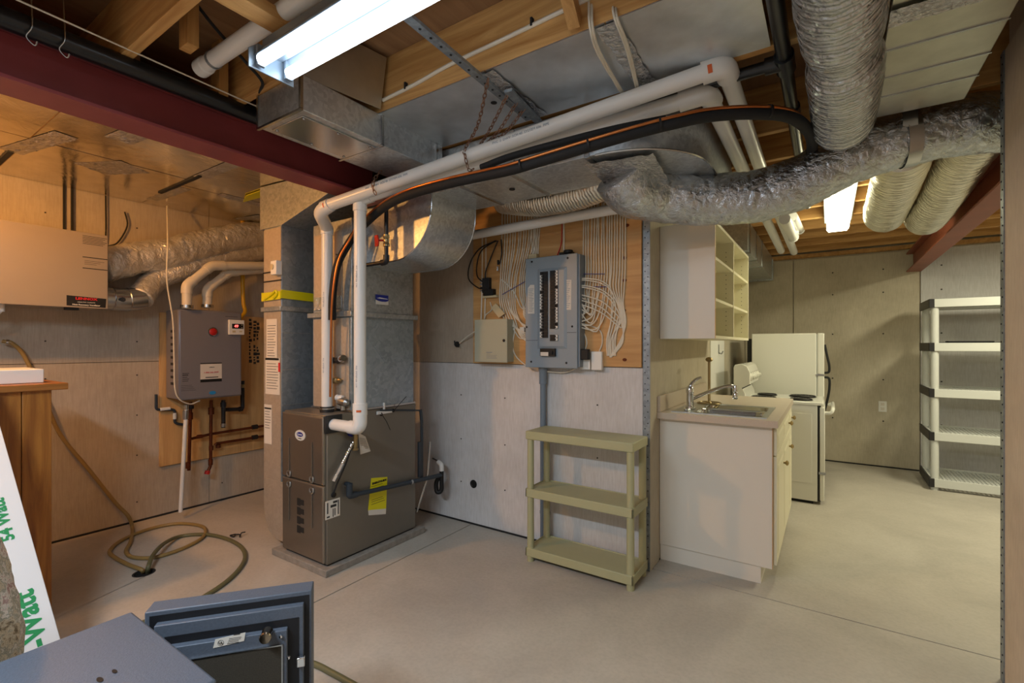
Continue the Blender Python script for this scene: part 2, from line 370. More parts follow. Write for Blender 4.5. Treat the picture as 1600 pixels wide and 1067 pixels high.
# screw heads on the boards, joined since too small to pick apart
sc = MB()
for px in (1301, 1380, 1471): 
    for z in (.5, .95, 1.45, 1.9, 2.15):
        p = A(px, 540, Y=FW); sc.cyl((p.x, FW-.004, z), (p.x, FW+.002, z), .008, 8)
for x in (-3.0, -2.3, -1.9, -1.2):
    for z in (.3, .62, .95, 1.35): sc.cyl((x, BW-.003, z), (x, BW+.002, z), .005, 8)
for y in (.4, .9, 1.4, 2.0, 2.4):
    for z in (.15, .5, .8, 1.1, 1.35, 2.2): sc.cyl((LW-.002, y, z), (LW+.003, y, z), .005, 8)
struct('trim_1', sc, 'nail')
# metal corner beads with punched holes
def bead(n, x, y, dx, dy, z0, z1):
    r = struct('trim_%d' % n, MB().box(x, x+dx[0], y-.002, y+dx[1], z0, z1).box(x-.002*(1 if dy[0] >= 0 else -1), x+dy[0], y, y+dy[1], z0, z1), 'bead')
    h = MB(); k = 0; z = z0+.04
    while z < z1:
        s = 1 if k % 2 else -1; k += 1
        h.cyl((x+dx[0]*(.5+.2*s), y-.0035, z), (x+dx[0]*(.5+.2*s), y-.001, z), .0035, 8); z += .033
    obj('bead_holes', h, 'dark', r, kind='stuff')
    return r
bead(2, KW-.04, BW-.003, (.041, .002), (.03, .0), 0, 2.36)
obj('wall_end_board', B(KW-.002, KW+.003, BW-.002, BW+.17, .0, 2.4), 'far_board', bpy.data.objects['trim_2'])
r = struct('trim_3', MB().box(RW-.004, RW+.001, 2.60, 2.637, 0, 2.47).box(RW-.004, RW+.12, 2.635, 2.64, 0, 2.47), 'bead')
h = MB()
for k in range(70): h.cyl((RW-.006, 2.61+.016*(k % 2), .04+k*.035), (RW-.003, 2.61+.016*(k % 2), .04+k*.035), .0035, 8)
obj('bead_holes', h, 'dark', r, kind='stuff')
# bottom channel along the far wall and dark gap strips
struct('baseboard_far', B(KW, 2.6, FW-.006, FW+.004, 0, .014), 'dark')
struct('baseboard_back', B(LW, KW-.05, BW-.004, BW+.004, 0, .012), 'dark')
struct('baseboard_left', B(LW-.004, LW+.005, -2, BW, 0, .014), 'dark')
# far wall sill plate on top of the foam boards
struct('trim_4', MB().box(KW, 2.6, FW-.05, FW+.1, 2.345, 2.385), 'joistdark')
# ceiling: subfloor on joists
ce = struct('ceiling', B(-4.5, 2.75, -2.15, 6.7, 2.64, 2.70), 'sub')
jy = [-1.8, -1.39, -.98, -.57, -.16, .25, .66, 1.07, 1.49, 1.94, 2.35, 2.72, 3.13, 3.54, 3.95, 4.36, 4.77, 5.18, 5.59, 6.0, 6.41]
for y in jy:
    if y in (2.35,): continue
    xa = -4.3
    obj('joist', B(xa, 2.6 if y > 2.6 else .56, y, y+.038, JZ, 2.64), 'joist', ce, bevel=.002)
# bridging and blocking between the joists
for (x, y0, y1) in ((-1.60, .70, 1.07), (.3, .70, 1.07), (-1.55, -.12, .25), (.35, 4.0, 4.36), (-.5, 3.2, 3.5)):
    obj('blocking', B(x, x+.085, y0, y1, JZ, JZ+.04), 'joistdark', ce, bevel=.002)
for (x, y, z0) in ((-1.98, .77, 2.405), (-2.55, .78, 2.38), (-2.25, 1.0, 2.40)):
    obj('upright', B(x, x+.07, y, y+.038, z0, 2.64), 'joistz', ce, bevel=.002)
for (x0, x1, y) in ((-1.25, -1.02, 1.495),):
    obj('bridging', MB().bar((-.72, 1.47, 2.42), (-.66, 1.09, 2.63), .04, .06), 'joistdark', ce)
for x in (.0, .5, 1.0, 1.5):
    obj('bridging', MB().bar((x, 4.36, 2.42), (x, 4.0, 2.62), .04, .05), 'joistdark', ce)
# ------------------------------------------------------------------ steel beams
def ibeam(name, x0, x1, y0, y1, z0, z1, mat, label, web=.012, fl=.014):
    c = (x0+x1)/2
    mb = MB().box(x0, x1, y0, y1, z0, z0+fl).box(x0, x1, y0, y1, z1-fl, z1).box(c-web/2, c+web/2, y0, y1, z0+fl, z1-fl)
    return tag(obj(name, mb, mat, bevel=.002), label, 'beam')
b1 = ibeam('steel_beam', -2.41, -2.25, -1.95, 1.945, 2.20, 2.398, 'beam', 'dark red primed steel beam crossing the upper left of the room')
ibeam('steel_beam', .685, .81, 2.66, 6.52, 2.10, 2.30, 'beamd', 'brown steel beam sloping away above the pale plastic shelving at right')
tag(obj('bearing_plate', MB().box(-2.4, -1.99, 1.75, 1.93, 2.17, 2.185).box(-2.4, -2.0, 1.90, 1.93, 2.185, 2.27), 'beam'), 'small dark red steel bearing plate under the end of the red beam', 'plate')

# ------------------------------------------------------------------ ducts
# foil-faced pans nailed under the joists at far left
LP = thing('panned_joist_return', (-3.4, 1.5, JZ), 'warm lit sheet metal pans taped over the joists at upper left', 'duct')
for (x0, x1, y0, y1) in ((-4.30, -3.45, -.5, .66), (-3.445, -2.43, -.5, .66), (-4.30, -3.45, .665, 1.42), (-3.445, -2.43, .665, 1.42), (-4.30, -3.6, 1.425, 2.05), (-3.595, -2.43, 1.425, 2.05), (-4.30, -3.5, 2.055, 2.74), (-3.495, -2.43, 2.055, 2.74)):
    obj('pan', B(x0, x1, y0, y1, JZ-.004-random.uniform(0, .004), JZ-.001), 'foill', LP)
for (x, y, sx, sy, a) in ((-3.5, .70, .55, .10, .2), (-2.85, .95, .5, .12, .1), (-3.6, 1.05, .3, .2, .5), (-3.0, 1.42, .7, .08, 0), (-3.9, 1.45, .5, .07, .05), (-3.6, 1.9, .09, .5, 0), (-4.05, 2.1, .3, .09, .2)):
    mb = MB(); nx, ny = 44, 22
    for i in range(nx+1):
        for j in range(ny+1):
            u = (i/nx-.5)*sx; v = (j/ny-.5)*sy; X = x+u*math.cos(a)-v*math.sin(a); Y = y+u*math.sin(a)+v*math.cos(a)
            mb.v.append(Vector((X, Y, JZ-.007-.012*abs(noise.noise((X*38, Y*38, 3)))*(1 if 0 < i < nx and 0 < j < ny else 0))))
    mb.f = [(i*(ny+1)+j, (i+1)*(ny+1)+j, (i+1)*(ny+1)+j+1, i*(ny+1)+j+1) for i in range(nx) for j in range(ny)]
    obj('foil_tape', mb, 'tape', LP)
for (a, b) in (((-4.25, .62), (-3.75, .67)), ((-3.9, 1.36), (-3.3, 1.44)), ((-2.95, 2.0), (-2.5, 2.08))):
    obj('drive_cleat', B(a[0], b[0], (a[1]+b[1])/2-.012, (a[1]+b[1])/2+.012, JZ-.014, JZ-.003), 'dark', LP)
obj('yellow_tape_strip', MB().prism([A(380, 316, Z=2.385), A(462, 294, Z=2.385), A(466, 288, Z=2.385), A(440, 287, Z=2.385), A(384, 306, Z=2.385)], (0, 0, .004)), 'tapey', LP, label='yellow tape strip')
# silver pan between two joists in the middle of the ceiling
SP = thing('panned_joist_return', (-.8, 1.72, JZ), 'silver foil faced pan nailed between joists above the white pipes', 'duct')
xs_ = [-1.74, -1.12, -.62, -.17]
for x0, x1 in zip(xs_[:-1], xs_[1:]):
    obj('pan', B(x0+.003, x1-.003, 1.487, 1.93, JZ-.007, JZ-.003), 'foilp', SP)
for x in xs_[1:3]:
    mb = MB(); nx, ny = 6, 30
    for i in range(nx+1):
        for j in range(ny+1):
            X = x+(i/nx-.5)*.075+.008*noise.noise((j*.3, x, 0)); Y = 1.49+j/ny*.43
            mb.v.append(Vector((X, Y, JZ-.010-.010*abs(noise.noise((X*40, Y*30, 5))))))
    mb.f = [(i*(ny+1)+j, (i+1)*(ny+1)+j, (i+1)*(ny+1)+j+1, i*(ny+1)+j+1) for i in range(nx) for j in range(ny)]
    obj('foil_tape', mb, 'tape', SP)
obj('screw_hole', MB().cyl((-1.23, 1.7, JZ-.009), (-1.23, 1.7, JZ-.006), .014, 14), 'dark', SP)
# end cap that closes the joist bay above the short duct
cap = tag(obj('joist_bay_cap', MB().prism([(-1.76, 1.11, JZ), (-1.70, 1.47, JZ), (-1.66, 1.47, 2.62), (-1.72, 1.11, 2.62)], (-.004, 0, 0)), 'sheet'), 'bare sheet metal cap closing a joist bay beside the shop light', 'panel')
# short rectangular branch duct that hangs by the shop light
SD = thing('branch_duct', (-1.9, 1.5, 2.255), 'short galvanized box duct beside the lit shop light', 'duct')
obj('duct_body', B(-2.04, -1.735, 1.095, 1.925, 2.255, 2.396), 'galv', SD, bevel=.003)
for y in (1.09, 1.50): obj('flange', MB().box(-2.05, -1.725, y, y+.012, 2.248, 2.257).box(-1.738, -1.725, y, y+.012, 2.255, 2.396).box(-2.05, -2.037, y, y+.012, 2.255, 2.396), 'steel', SD)
ac = obj('access_panel', B(-2.0, -1.775, 1.13, 1.50, 2.249, 2.255), 'steel', SD, bevel=.002)
for x in (-1.985, -1.79):
    for y in (1.145, 1.31, 1.485): obj('screw', MB().lathe([(.004, 0), (.007, .001), (.006, .004), (.002, .006)], (x, y, 2.249), (0, 0, -1), 10), 'steel', ac)
obj('slip_joint', MB().box(-2.045, -1.73, 1.87, 1.885, 2.25, 2.257).box(-1.737, -1.728, 1.87, 1.885, 2.255, 2.39), 'steel', SD)
# supply plenum, evaporator coil case, elbow, trunk: one sheet metal run, split where it slips apart
EZ = .918
CC = thing('coil_case', (-2.605, 2.1, EZ), 'grey sheet metal coil case standing on the furnace', 'coil')
obj('case_body', B(-2.80, -2.41, 1.857, 2.375, EZ, 1.50), 'galvb', CC, bevel=.003)
obj('front_cover', B(-2.785, -2.425, 1.851, 1.857, EZ+.01, 1.49), 'galvt', CC, bevel=.001)
obj('ledge', B(-2.83, -2.385, 1.835, 2.395, 1.498, 1.53), 'galvd', CC, bevel=.004)
x = -2.4085    # cross break creases on the right side
for p, q in (((1.87, .95), (2.36, 1.48)), ((2.36, .95), (1.87, 1.48))):
    pass
obj('cross_break', MB().prism([(-2.41, 1.875, 1.485), (-2.41, 2.36, 1.485), (-2.41, 2.12, 1.21)], (.004, 0, 0)), 'galvb', CC)
obj('rim', B(-2.81, -2.402, 1.85, 2.385, EZ, EZ+.012), 'steel', CC)
PL = thing('supply_plenum', (-2.605, 2.1, 1.53), 'tall galvanized supply plenum on the coil case', 'plenum')
obj('plenum_body', B(-2.80, -2.41, 1.86, 2.37, 1.53, 2.10), 'galvd', PL, bevel=.003)
obj('front_patch', B(-2.78, -2.50, 1.853, 1.86, 1.62, 2.03), 'galvt', PL)
obj('foil_tape', MB().box(-2.78, -2.50, 1.849, 1.856, 1.55, 1.63), 'tape', PL)
s_ = obj('sticker', plate(A(597, 468.5, X=-2.405), YP, ZP, .105, .062, .002), 'paper', PL, label='blue and white sticker')
c_ = A(597, 466, X=-2.403)
obj('sticker_print', MB().prism([c_+YP*a+ZP*b for a, b in ((-.0525, -.012), (-.03, -.019), (0, -.022), (.03, -.021), (.0525, -.014), (.0525, .021), (-.0525, .021))], (.001, 0, 0)), 'blue', s_)
obj('sticker_swoosh', MB().prism([c_+YP*a+ZP*b+XP*.001 for a, b in ((-.045, -.002), (-.02, .004), (.045, -.001), (.045, -.004), (-.01, -.004))], (.001, 0, 0)), 'white', s_)
el = MB(); R0 = .30; cx, cz = -1.835-R0, 1.82+R0
prof = [(-2.41, 1.82), (cx, 1.82)]+[(cx+R0*math.sin(t*PI/2/12), cz-R0*math.cos(t*PI/2/12)) for t in range(1, 13)]+[(-1.835, 2.17), (-2.41, 2.17)]
el.prism([(a, 1.952, b) for a, b in prof], (0, .385, 0))
EL = thing('duct_elbow', (-2.1, 2.1, 1.82), 'curved galvanized elbow leaving the plenum toward the trunk', 'duct')
obj('elbow_body', el, 'galv', EL, bevel=.002)
[obj('seam', MB().tube([(a, yy, b) for a, b in prof[:15]], .004, 6), 'steel', EL) for yy in (1.949, 2.339)]
obj('collar', MB().box(-2.415, -2.40, 1.945, 2.34, 1.81, 2.17), 'galvd', EL)
tm = MB()
def trunkpath():
    o = []; i = []
    r = .40; cxx, cyy = -.86, 1.955+r
    o = [(-2.0, 1.955), (cxx, 1.955)]+[(cxx+r*math.sin(t*PI/24), cyy-r*math.cos(t*PI/24)) for t in range(1, 13)]+[(cxx+r, 2.95)]
    i = [(cxx-.05, 2.95), (cxx-.05, 2.335), (-2.0, 2.335)]
    return o+i
TR = thing('supply_duct', (-1.3, 2.1, 2.165), 'long galvanized trunk duct running under the joists above the breaker panel', 'duct')
tp = trunkpath(); tm.prism([(a, b, 2.165) for a, b in tp], (0, 0, .225)); obj('trunk_body', tm, 'galv', TR, bevel=.002)
for x in (-1.62, -1.30, -.90): obj('slip_joint', MB().box(x-.012, x+.012, 1.948, 1.957, 2.165, 2.385).box(x-.012, x+.012, 1.95, 2.335, 2.159, 2.166), 'steel', TR)
obj('seam', MB().tube([(a, b-.002, 2.163) for a, b in tp[1:15]], .005, 6), 'steel', TR)
obj('vent_hole', MB().cyl((-1.42, 2.13, 2.160), (-1.42, 2.13, 2.168), .016, 14), 'dark', TR)
mb = MB(); nx, ny = 20, 20
for i in range(nx+1):
    for j in range(ny+1):
        u = i/nx; v = j/ny; p = Vector((-.93, 1.99, 0))+Vector((.30, .05, 0))*u+Vector((-.02, .32, 0))*v
        mb.v.append(Vector((p.x, p.y, 2.150-.016*abs(noise.noise((p.x*22, p.y*22, 8)))-.02*u*v)))
mb.f = [(i*(ny+1)+j, (i+1)*(ny+1)+j, (i+1)*(ny+1)+j+1, i*(ny+1)+j+1) for i in range(nx) for j in range(ny)]
obj('foil_patch', mb, 'tape', TR)
# trunk as it goes on over the wall cabinet to the far wall
T2 = thing('kitchen_duct', (-.7, 5, 2.11), 'galvanized duct above the wall cabinet reaching the far wall', 'duct')
obj('trunk_body', B(-.84, -.565, 4.42, 6.50, 2.12, 2.385), 'galv', T2, bevel=.003)
for y in (4.5, 4.95, 5.4): obj('slip_joint', MB().box(-.85, -.555, y, y+.03, 2.112, 2.121).box(-.566, -.556, y, y+.03, 2.12, 2.385), 'steel', T2)
obj('end_flange', B(-.85, -.555, 6.47, 6.505, 2.105, 2.36), 'galvd', T2)
# return drop at the left of the furnace
RD = thing('return_drop', (-3.04, 2.0, .1), 'tall blue grey return air duct left of the furnace', 'duct')
obj('drop_body', B(-3.145, -2.94, 1.726, 2.30, .42, 2.10), 'galvb', RD, bevel=.003)
obj('front_face', B(-3.143, -2.942, 1.722, 1.727, .44, 2.09), 'galvt', RD)
boot = MB(); pr_ = [(-2.86, .06), (-2.86, .44), (-3.145, .44), (-3.145, .26)]+[(-3.145+.16*(1-math.cos(t*PI/16)), .26-.2*math.sin(t*PI/16)) for t in range(1, 9)]
boot.prism([(a, 1.722, b) for a, b in pr_], (0, .56, 0)); obj('boot', boot, 'galvt', RD, bevel=.002)
obj('ledge', B(-3.16, -2.925, 1.708, 2.31, 1.545, 1.575), 'galvd', RD, bevel=.003)
for z in (1.4, 1.16, .93): obj('seam', B(-2.9405, -2.937, 1.73, 2.3, z, z+.006), 'galvd', RD)
for z in (1.80, 1.74): obj('seam', MB().box(-3.148, -2.936, 1.718, 1.724, z, z+.008), 'dark', RD)
top = MB(); top.prism([(-3.20, 1.726, 2.10), (-2.94, 1.726, 2.10), (-2.46, 1.80, 2.28), (-2.43, 1.80, 2.39), (-3.20, 1.726, 2.39)], (0, .56, 0)); obj('transition', top, 'galvd', RD, bevel=.002)
obj('paper_label', plate((-3.045, 1.7205, 1.36), XP, ZP, .125, .27, .001), 'paper', RD)
obj('paper_label', plate((-3.035, 1.7205, 1.12), XP, ZP, .17, .24, .001), 'paper', RD)
obj('paper_label', plate((-3.09, 1.7205, .80), XP, ZP, .09, .26, .001), 'paper', RD)
lt = MB()
for (x, z, n, wd) in ((-3.045, 1.45, 12, .10), (-3.035, 1.20, 10, .14), (-3.09, .9, 8, .07)):
    for k in range(n): lt.box(x-wd/2, x+wd/2-random.uniform(0, .03), 1.7185, 1.7196, z-k*.018, z-k*.018+.003)
obj('small_print', lt, 'ink', RD, kind='stuff')
obj('label_band', B(-3.12, -2.96, 1.7185, 1.7196, 1.225, 1.238), 'black', RD); obj('label_band', B(-3.13, -3.05, 1.7185, 1.7196, .90, .91), 'black', RD)
obj('red_mark', B(-2.965, -2.947, 1.718, 1.7196, 1.15, 1.21), 'redink', RD)
hb = obj('thermostat_box', B(-2.99, -2.925, 1.68, 1.722, 1.775, 1.865), 'white', RD, label='small white control box', bevel=.004); obj('dial', MB().cyl((-2.968, 1.674, 1.825), (-2.968, 1.682, 1.825), .018, 18), 'beige', hb)
# yellow tape wound round the drop
ty = MB(); loop = [(-3.152, 1.714), (-2.93, 1.714), (-2.93, 2.31), (-3.152, 2.31)]
for k in range(4):
    a, b = loop[k], loop[(k+1) % 4]; d = .012*math.sin(k*2)
    ty.prism([(a[0], a[1], 1.615+d), (b[0], b[1], 1.62-d), (b[0], b[1], 1.672-d*.5), (a[0], a[1], 1.67+d)], ((0, -.004, 0), (.004, 0, 0), (0, .004, 0), (-.004, 0, 0))[k])
ty.tube([(-3.11, 1.706, 1.625), (-3.03, 1.704, 1.65), (-2.97, 1.704, 1.675), (-2.96, 1.704, 1.65), (-3.0, 1.704, 1.625)], .007, 6, smooth=5)
tag(obj('tape_band', ty, 'tapey'), 'yellow tape wound around the return air duct', 'tape')

# ------------------------------------------------------------------ flexible ducts
def flexduct(name, pts, r, mat, label, amp=.06, ribs=24, k=14, taper=None, crumple=1.0):
    root = thing(name, pts[len(pts)//2], label, 'duct', 'foil flexible ducts under the joists')
    sp = spline(pts, k)
    fine = [sp[0]]
    for p in sp[1:]:
        L = (p-fine[-1]).length; n = max(1, int(L/.008)); q = fine[-1]
        fine += [q.lerp(p, (i+1)/n) for i in range(n)]
    sd = random.uniform(0, 50)
    def rf(L, a, t):
        v = Vector((math.cos(a)*.9, math.sin(a)*.9, L*15*crumple+sd)); w_ = .8*noise.noise(v*.9)+.9*(.45-abs(noise.noise(Vector((math.cos(a)*1.1, math.sin(a)*1.1, L*26*crumple+2.2*math.sin(a+L*9)+sd)))))+.55*(.4-abs(noise.noise(Vector((math.cos(a)*3.2, math.sin(a)*3.2, L*34+sd)))))
        q = r*(1+amp*w_+.012*math.sin(L*2*PI*ribs))
        if taper: q *= taper(t)
        return q
    obj('foil_sleeve', MB().tube(fine, r, 60, rf=rf), mat, root, sharp=180)
    return root, fine
def strap(parent, c, d, r, wid=.045, mat='steel', up=None):
    c = Vector(c); d = Vector(d).normalized(); mb = MB(); u = d.cross(ZP).normalized(); b = d.cross(u); n = 26
    vs = []
    for k in range(n+1):
        a = 2*PI*k/n
        for s in (-.5, .5): vs.append(c+(u*math.cos(a)+b*math.sin(a))*r+d*s*wid)
    for k in range(n+1):
        a = 2*PI*k/n
        for s in (-.5, .5): vs.append(c+(u*math.cos(a)+b*math.sin(a))*(r+.002)+d*s*wid)
    o = 2*(n+1)
    fs = []
    for k in range(n):
        i = 2*k; fs += [(i, i+1, i+3, i+2), (o+i, o+i+2, o+i+3, o+i+1), (i, i+2, o+i+2, o+i), (i+1, o+i+1, o+i+3, i+3)]
    mb.add(vs, fs)
    if up: mb.box(c.x-wid/2, c.x+wid/2, c.y-r-.003, c.y-r, c.z, up)
    return obj('hanger_strap', mb, mat, parent, label='metal hanger strap')
pts = [A(968, 272, D=2.32), A(985, 296, D=2.36), A(1030, 307, D=2.43), A(1100, 312, D=2.42), A(1180, 307, D=2.37), A(1250, 285, D=2.30), A(1320, 248, D=2.23), A(1390, 222, D=2.16), A(1460, 204, D=2.10), A(1545, 192, D=2.04), A(1640, 190, D=2.02)]
fd, fine = flexduct('flexible_duct', pts, .124, 'flexb', 'big crumpled silver flexible duct snaking across the opening above the wall cabinet', .075, 0)
p = A(1047, 308, D=2.44); strap(fd, p, (1, .3, 0), .128)
p = A(1416, 215, D=2.135); strap(fd, p, (1, .15, .12), .131, .05, up=2.40)
flexduct('flexible_duct', [(.03, -.3, 2.275), (.025, .6, 2.275), (.025, 1.5, 2.27), (.045, 2.0, 2.26), (.05, 2.3, 2.26), (.05, 2.47, 2.27)], .108, 'flex', 'thick silver flexible duct coming overhead from the top of the frame', .035, 30, taper=lambda t: 1-.16*math.exp(-((t-.80)/.02)**2)+.03*(t > .82))
flexduct('flexible_duct', [(.30, 2.92, 2.27), (.31, 3.2, 2.25), (.315, 3.6, 2.235), (.32, 4.0, 2.23), (.33, 4.28, 2.25), (.335, 4.42, 2.36)], .118, 'flexs', 'pale foil duct beside the kitchen light fitting', .04, 34)
flexduct('flexible_duct', [(.60, 2.86, 2.30), (.565, 3.2, 2.27), (.56, 3.6, 2.225), (.56, 4.1, 2.20), (.56, 4.4, 2.22), (.56, 4.55, 2.37)], .110, 'flexs', 'pale foil duct hugging the brown steel beam', .04, 34)
flexduct('flexible_duct', [(-1.75, 2.52, 2.26), (-1.45, 2.46, 2.185), (-1.15, 2.44, 2.18), (-.95, 2.42, 2.22)], .085, 'flexs', 'foil duct tucked behind the trunk above the breaker panel', .03, 30)
# wide foil faced rectangular duct at top right
WD = thing('wide_duct', (.3, 2.1, 2.3), 'wide grey sheet metal duct with taped seams at the top right', 'duct')
obj('duct_body', B(.15, .45, .7, 2.57, 2.30, 2.395), 'sheet', WD, bevel=.003)
for y in (1.62, 2.0, 2.2, 2.36): obj('seam', B(.148, .452, y, y+.007, 2.296, 2.301), 'steel', WD)
for (y, wd) in ((1.80, .09), (1.45, .06)):
    mb = MB(); nx, ny = 24, 6
    for i in range(nx+1):
        for j in range(ny+1):
            X = .15+.30*i/nx; Y = y+(j/ny-.5)*wd+.01*noise.noise((X*9, y, 1)); mb.v.append(Vector((X, Y, 2.292-.008*abs(noise.noise((X*30, Y*30, 4))))))
    mb.f = [(i*(ny+1)+j, (i+1)*(ny+1)+j, (i+1)*(ny+1)+j+1, i*(ny+1)+j+1) for i in range(nx) for j in range(ny)]
    obj('foil_tape', mb, 'tape', WD)
# ------------------------------------------------------------------ lights of the room
SL = thing('shop_light', (-1.0, .92, 2.25), 'twin tube fluorescent shop light with white channel, lit', 'light')
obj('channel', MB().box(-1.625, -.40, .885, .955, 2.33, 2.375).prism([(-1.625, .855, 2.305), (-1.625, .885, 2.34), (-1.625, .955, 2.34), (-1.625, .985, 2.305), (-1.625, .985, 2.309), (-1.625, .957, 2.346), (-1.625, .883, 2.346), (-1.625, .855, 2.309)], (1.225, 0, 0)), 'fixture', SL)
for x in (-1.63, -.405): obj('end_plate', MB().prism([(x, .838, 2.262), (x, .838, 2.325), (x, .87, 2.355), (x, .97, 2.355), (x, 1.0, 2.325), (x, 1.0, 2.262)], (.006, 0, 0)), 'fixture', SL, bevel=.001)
for y in (.87, .97):
    obj('tube', MB().cyl((-1.60, y, 2.29), (-.42, y, 2.29), .019, 20), 'tube', SL)
    for x in (-1.615, -.42): obj('lamp_holder', MB().box(x, x+.012, y-.014, y+.014, 2.27, 2.34), 'fixture', SL, bevel=.002)
for x in (-1.45, -.6): obj('hook', MB().cyl((x, .92, 2.37), (x, .92, 2.45), .003, 8), 'steel', SL)
KL = thing('kitchen_light', (.07, 4.3, 2.28), 'small lit wrap light glowing over the kitchen corner', 'light')
obj('lens', MB().prism([(-.015, 3.70, 2.30), (.0, 3.70, 2.28), (.125, 3.70, 2.28), (.14, 3.70, 2.30), (.14, 3.70, 2.36), (-.015, 3.70, 2.36)], (0, 1.14, 0)), 'farp', KL)
obj('pan', B(-.03, .155, 3.69, 4.85, 2.36, 2.395), 'fixture', KL)
BL = thing('bare_bulb', (-3.2, .10, 2.27), 'bare glowing bulb in a ceramic holder under the joists at far left', 'light')
obj('holder', MB().lathe([(.05, 0), (.045, .03), (.02, .045)], (-3.2, .10, 2.396), (0, 0, -1)), 'white', BL)
# slotted metal strap that the pipes hang from
HS = thing('hanger_rail', (-1.15, 1.5, 2.39), 'two lapped galvanized metal rails crossing the joist by the shop light', 'rail')
obj('rail', MB().bar((-1.135, 1.08, 2.385), (-1.17, 1.90, 2.385), .035, .012), 'bead', HS)
obj('rail', MB().bar((-1.10, 1.62, 2.372), (-1.135, 1.93, 2.372), .035, .012), 'bead', HS)
hm = MB()
for k in range(14): hm.cyl((-1.137-.0025*k, 1.15+.055*k, 2.377), (-1.137-.0025*k, 1.15+.055*k, 2.38), .005, 8)
obj('punched_holes', hm, 'dark', HS, kind='stuff')

# ------------------------------------------------------------------ white vent pipes of the furnace
R1 = .033
def pipe(name, pts, r, mat, label, cat='pipe', rad=.05, group=None, couplings=(), cmat=None, n=18):
    root = thing(name, pts[0], label, cat, group)
    obj('run', MB().tube(fillet(pts, rad, 7), r, n), mat, root)
    for (p, d, L, rr) in couplings:
        p = Vector(p); d = Vector(d).normalized()
        obj('coupling', MB().lathe([(r, -L/2), (rr, -L/2), (rr, L/2), (r, L/2)], p, d, 20), cmat or mat, root)
    return root
a0 = A(511, 642, D=2.91); a1 = Vector((a0.x, a0.y, 2.03)); a2 = A(499, 326, D=2.72); a3 = A(1112, 110, D=1.80)
b1 = A(1136, 128, D=1.83); 
V1 = thing('vent_pipe', a0, 'white vent pipe rising from the furnace top, then running right under the joists', 'pipe')
e1 = A(1190, 268, D=2.75); e2 = Vector((e1.x+.03, 5.6, 2.27))
obj('riser', MB().cyl(a0, a1, R1, 20), 'pvc', V1)
obj('offset_elbow', MB().tube(fillet([a1-ZP*.03, a1+ZP*.01, a2+Vector((0, .0, -.02)), a2+(a3-a2).normalized()*.09], .05, 8), R1*1.14, 20), 'pvc', V1)
d13 = (a3-a2).normalized(); obj('long_run', MB().cyl(a2+d13*.03, a3, R1, 20), 'pvc', V1)
tn = a3+d13*.045
obj('end_elbow', MB().tube(fillet([a3-d13*.035, tn, tn+(e1-tn).normalized()*.075+ZP*-.0], .05, 9), R1*1.26, 20), 'pvc', V1)
obj('far_run', MB().tube([tn+(e1-tn).normalized()*.05, e1, e2], R1, 20), 'pvc', V1)
obj('orange_tag', MB().tube([a3-d13*.006, a3+d13*.006], R1*1.19, 20), 'orange' if 'orange' in M else 'red', V1) if 0 else None
def patch(p, d, r, ang, w, mat, parent, th=.0015):
    "a little curved label stuck to a pipe"
    p = Vector(p); d = Vector(d).normalized(); u = d.cross(ZP).normalized() if abs(d.z) < .9 else Vector((1, 0, 0)); b = d.cross(u); mb = MB(); n = 6
    for k in range(n+1):
        t = ang[0]+(ang[1]-ang[0])*k/n
        for s in (-.5, .5): mb.v.append(p+(u*math.cos(t)+b*math.sin(t))*(r+th)+d*s*w)
    mb.f = [(2*k, 2*k+1, 2*k+3, 2*k+2) for k in range(n)]
    return obj('primer_mark', mb, mat, parent)
M['orange'] = plain('orange_primer', '#d2602a', .5)
def facing(d):      # angle round the pipe that looks to the room
    d = Vector(d).normalized(); u = d.cross(ZP).normalized() if abs(d.z) < .9 else Vector((1, 0, 0)); b = d.cross(u); v = Vector((.45, -.85, -.25))
    return math.atan2(v.dot(b), v.dot(u))
fa = facing(d13); patch(a3-d13*.005, d13, R1*1.285, (fa-.35, fa+.35), .016, 'orange', V1)
fa0 = facing(d13); patch(a2+d13*.07, d13, R1*1.15, (fa0-.4, fa0+.4), .008, 'orange', V1)
def pipeprint(p, d, r, s, size, parent):
    d = Vector(d).normalized(); v = Vector((.25, -.9, .05)); v = (v-d*v.dot(d)).normalized(); up = v.cross(d)
    if up.dot(ZP) < 0 and abs(d.z) < .9: up = -up
    text(s, size, Vector(p)+v*(r+.0003), d, up, 'bluep', parent, 'pipe_print', ext=.0003)
M['bluep'] = plain('pipe_ink', '#7f8ea0', .6)
for t in (.25, .62): pipeprint(a2.lerp(a3, t), d13, R1, 'PVC  2  DWV  SCH 40  SYSTEM 636  PIPE', .016, V1)
for z in (1.2, 1.6): pipeprint((a0.x, a0.y, z), ZN if False else Vector((0, 0, -1)), R1, 'PVC  SYSTEM 636', .012, V1)
obj('rubber_collar', MB().lathe([(.05, -.012), (.05, 0), (.042, .002), (.042, .035), (.035, .037)], a0+ZP*-.008, (0, 0, 1), 24), 'blackp', V1)
obj('clamp', MB().lathe([(.0425, 0), (.0445, .001), (.0445, .009), (.0425, .01)], a0+ZP*.012, (0, 0, 1), 24), 'steel', V1)
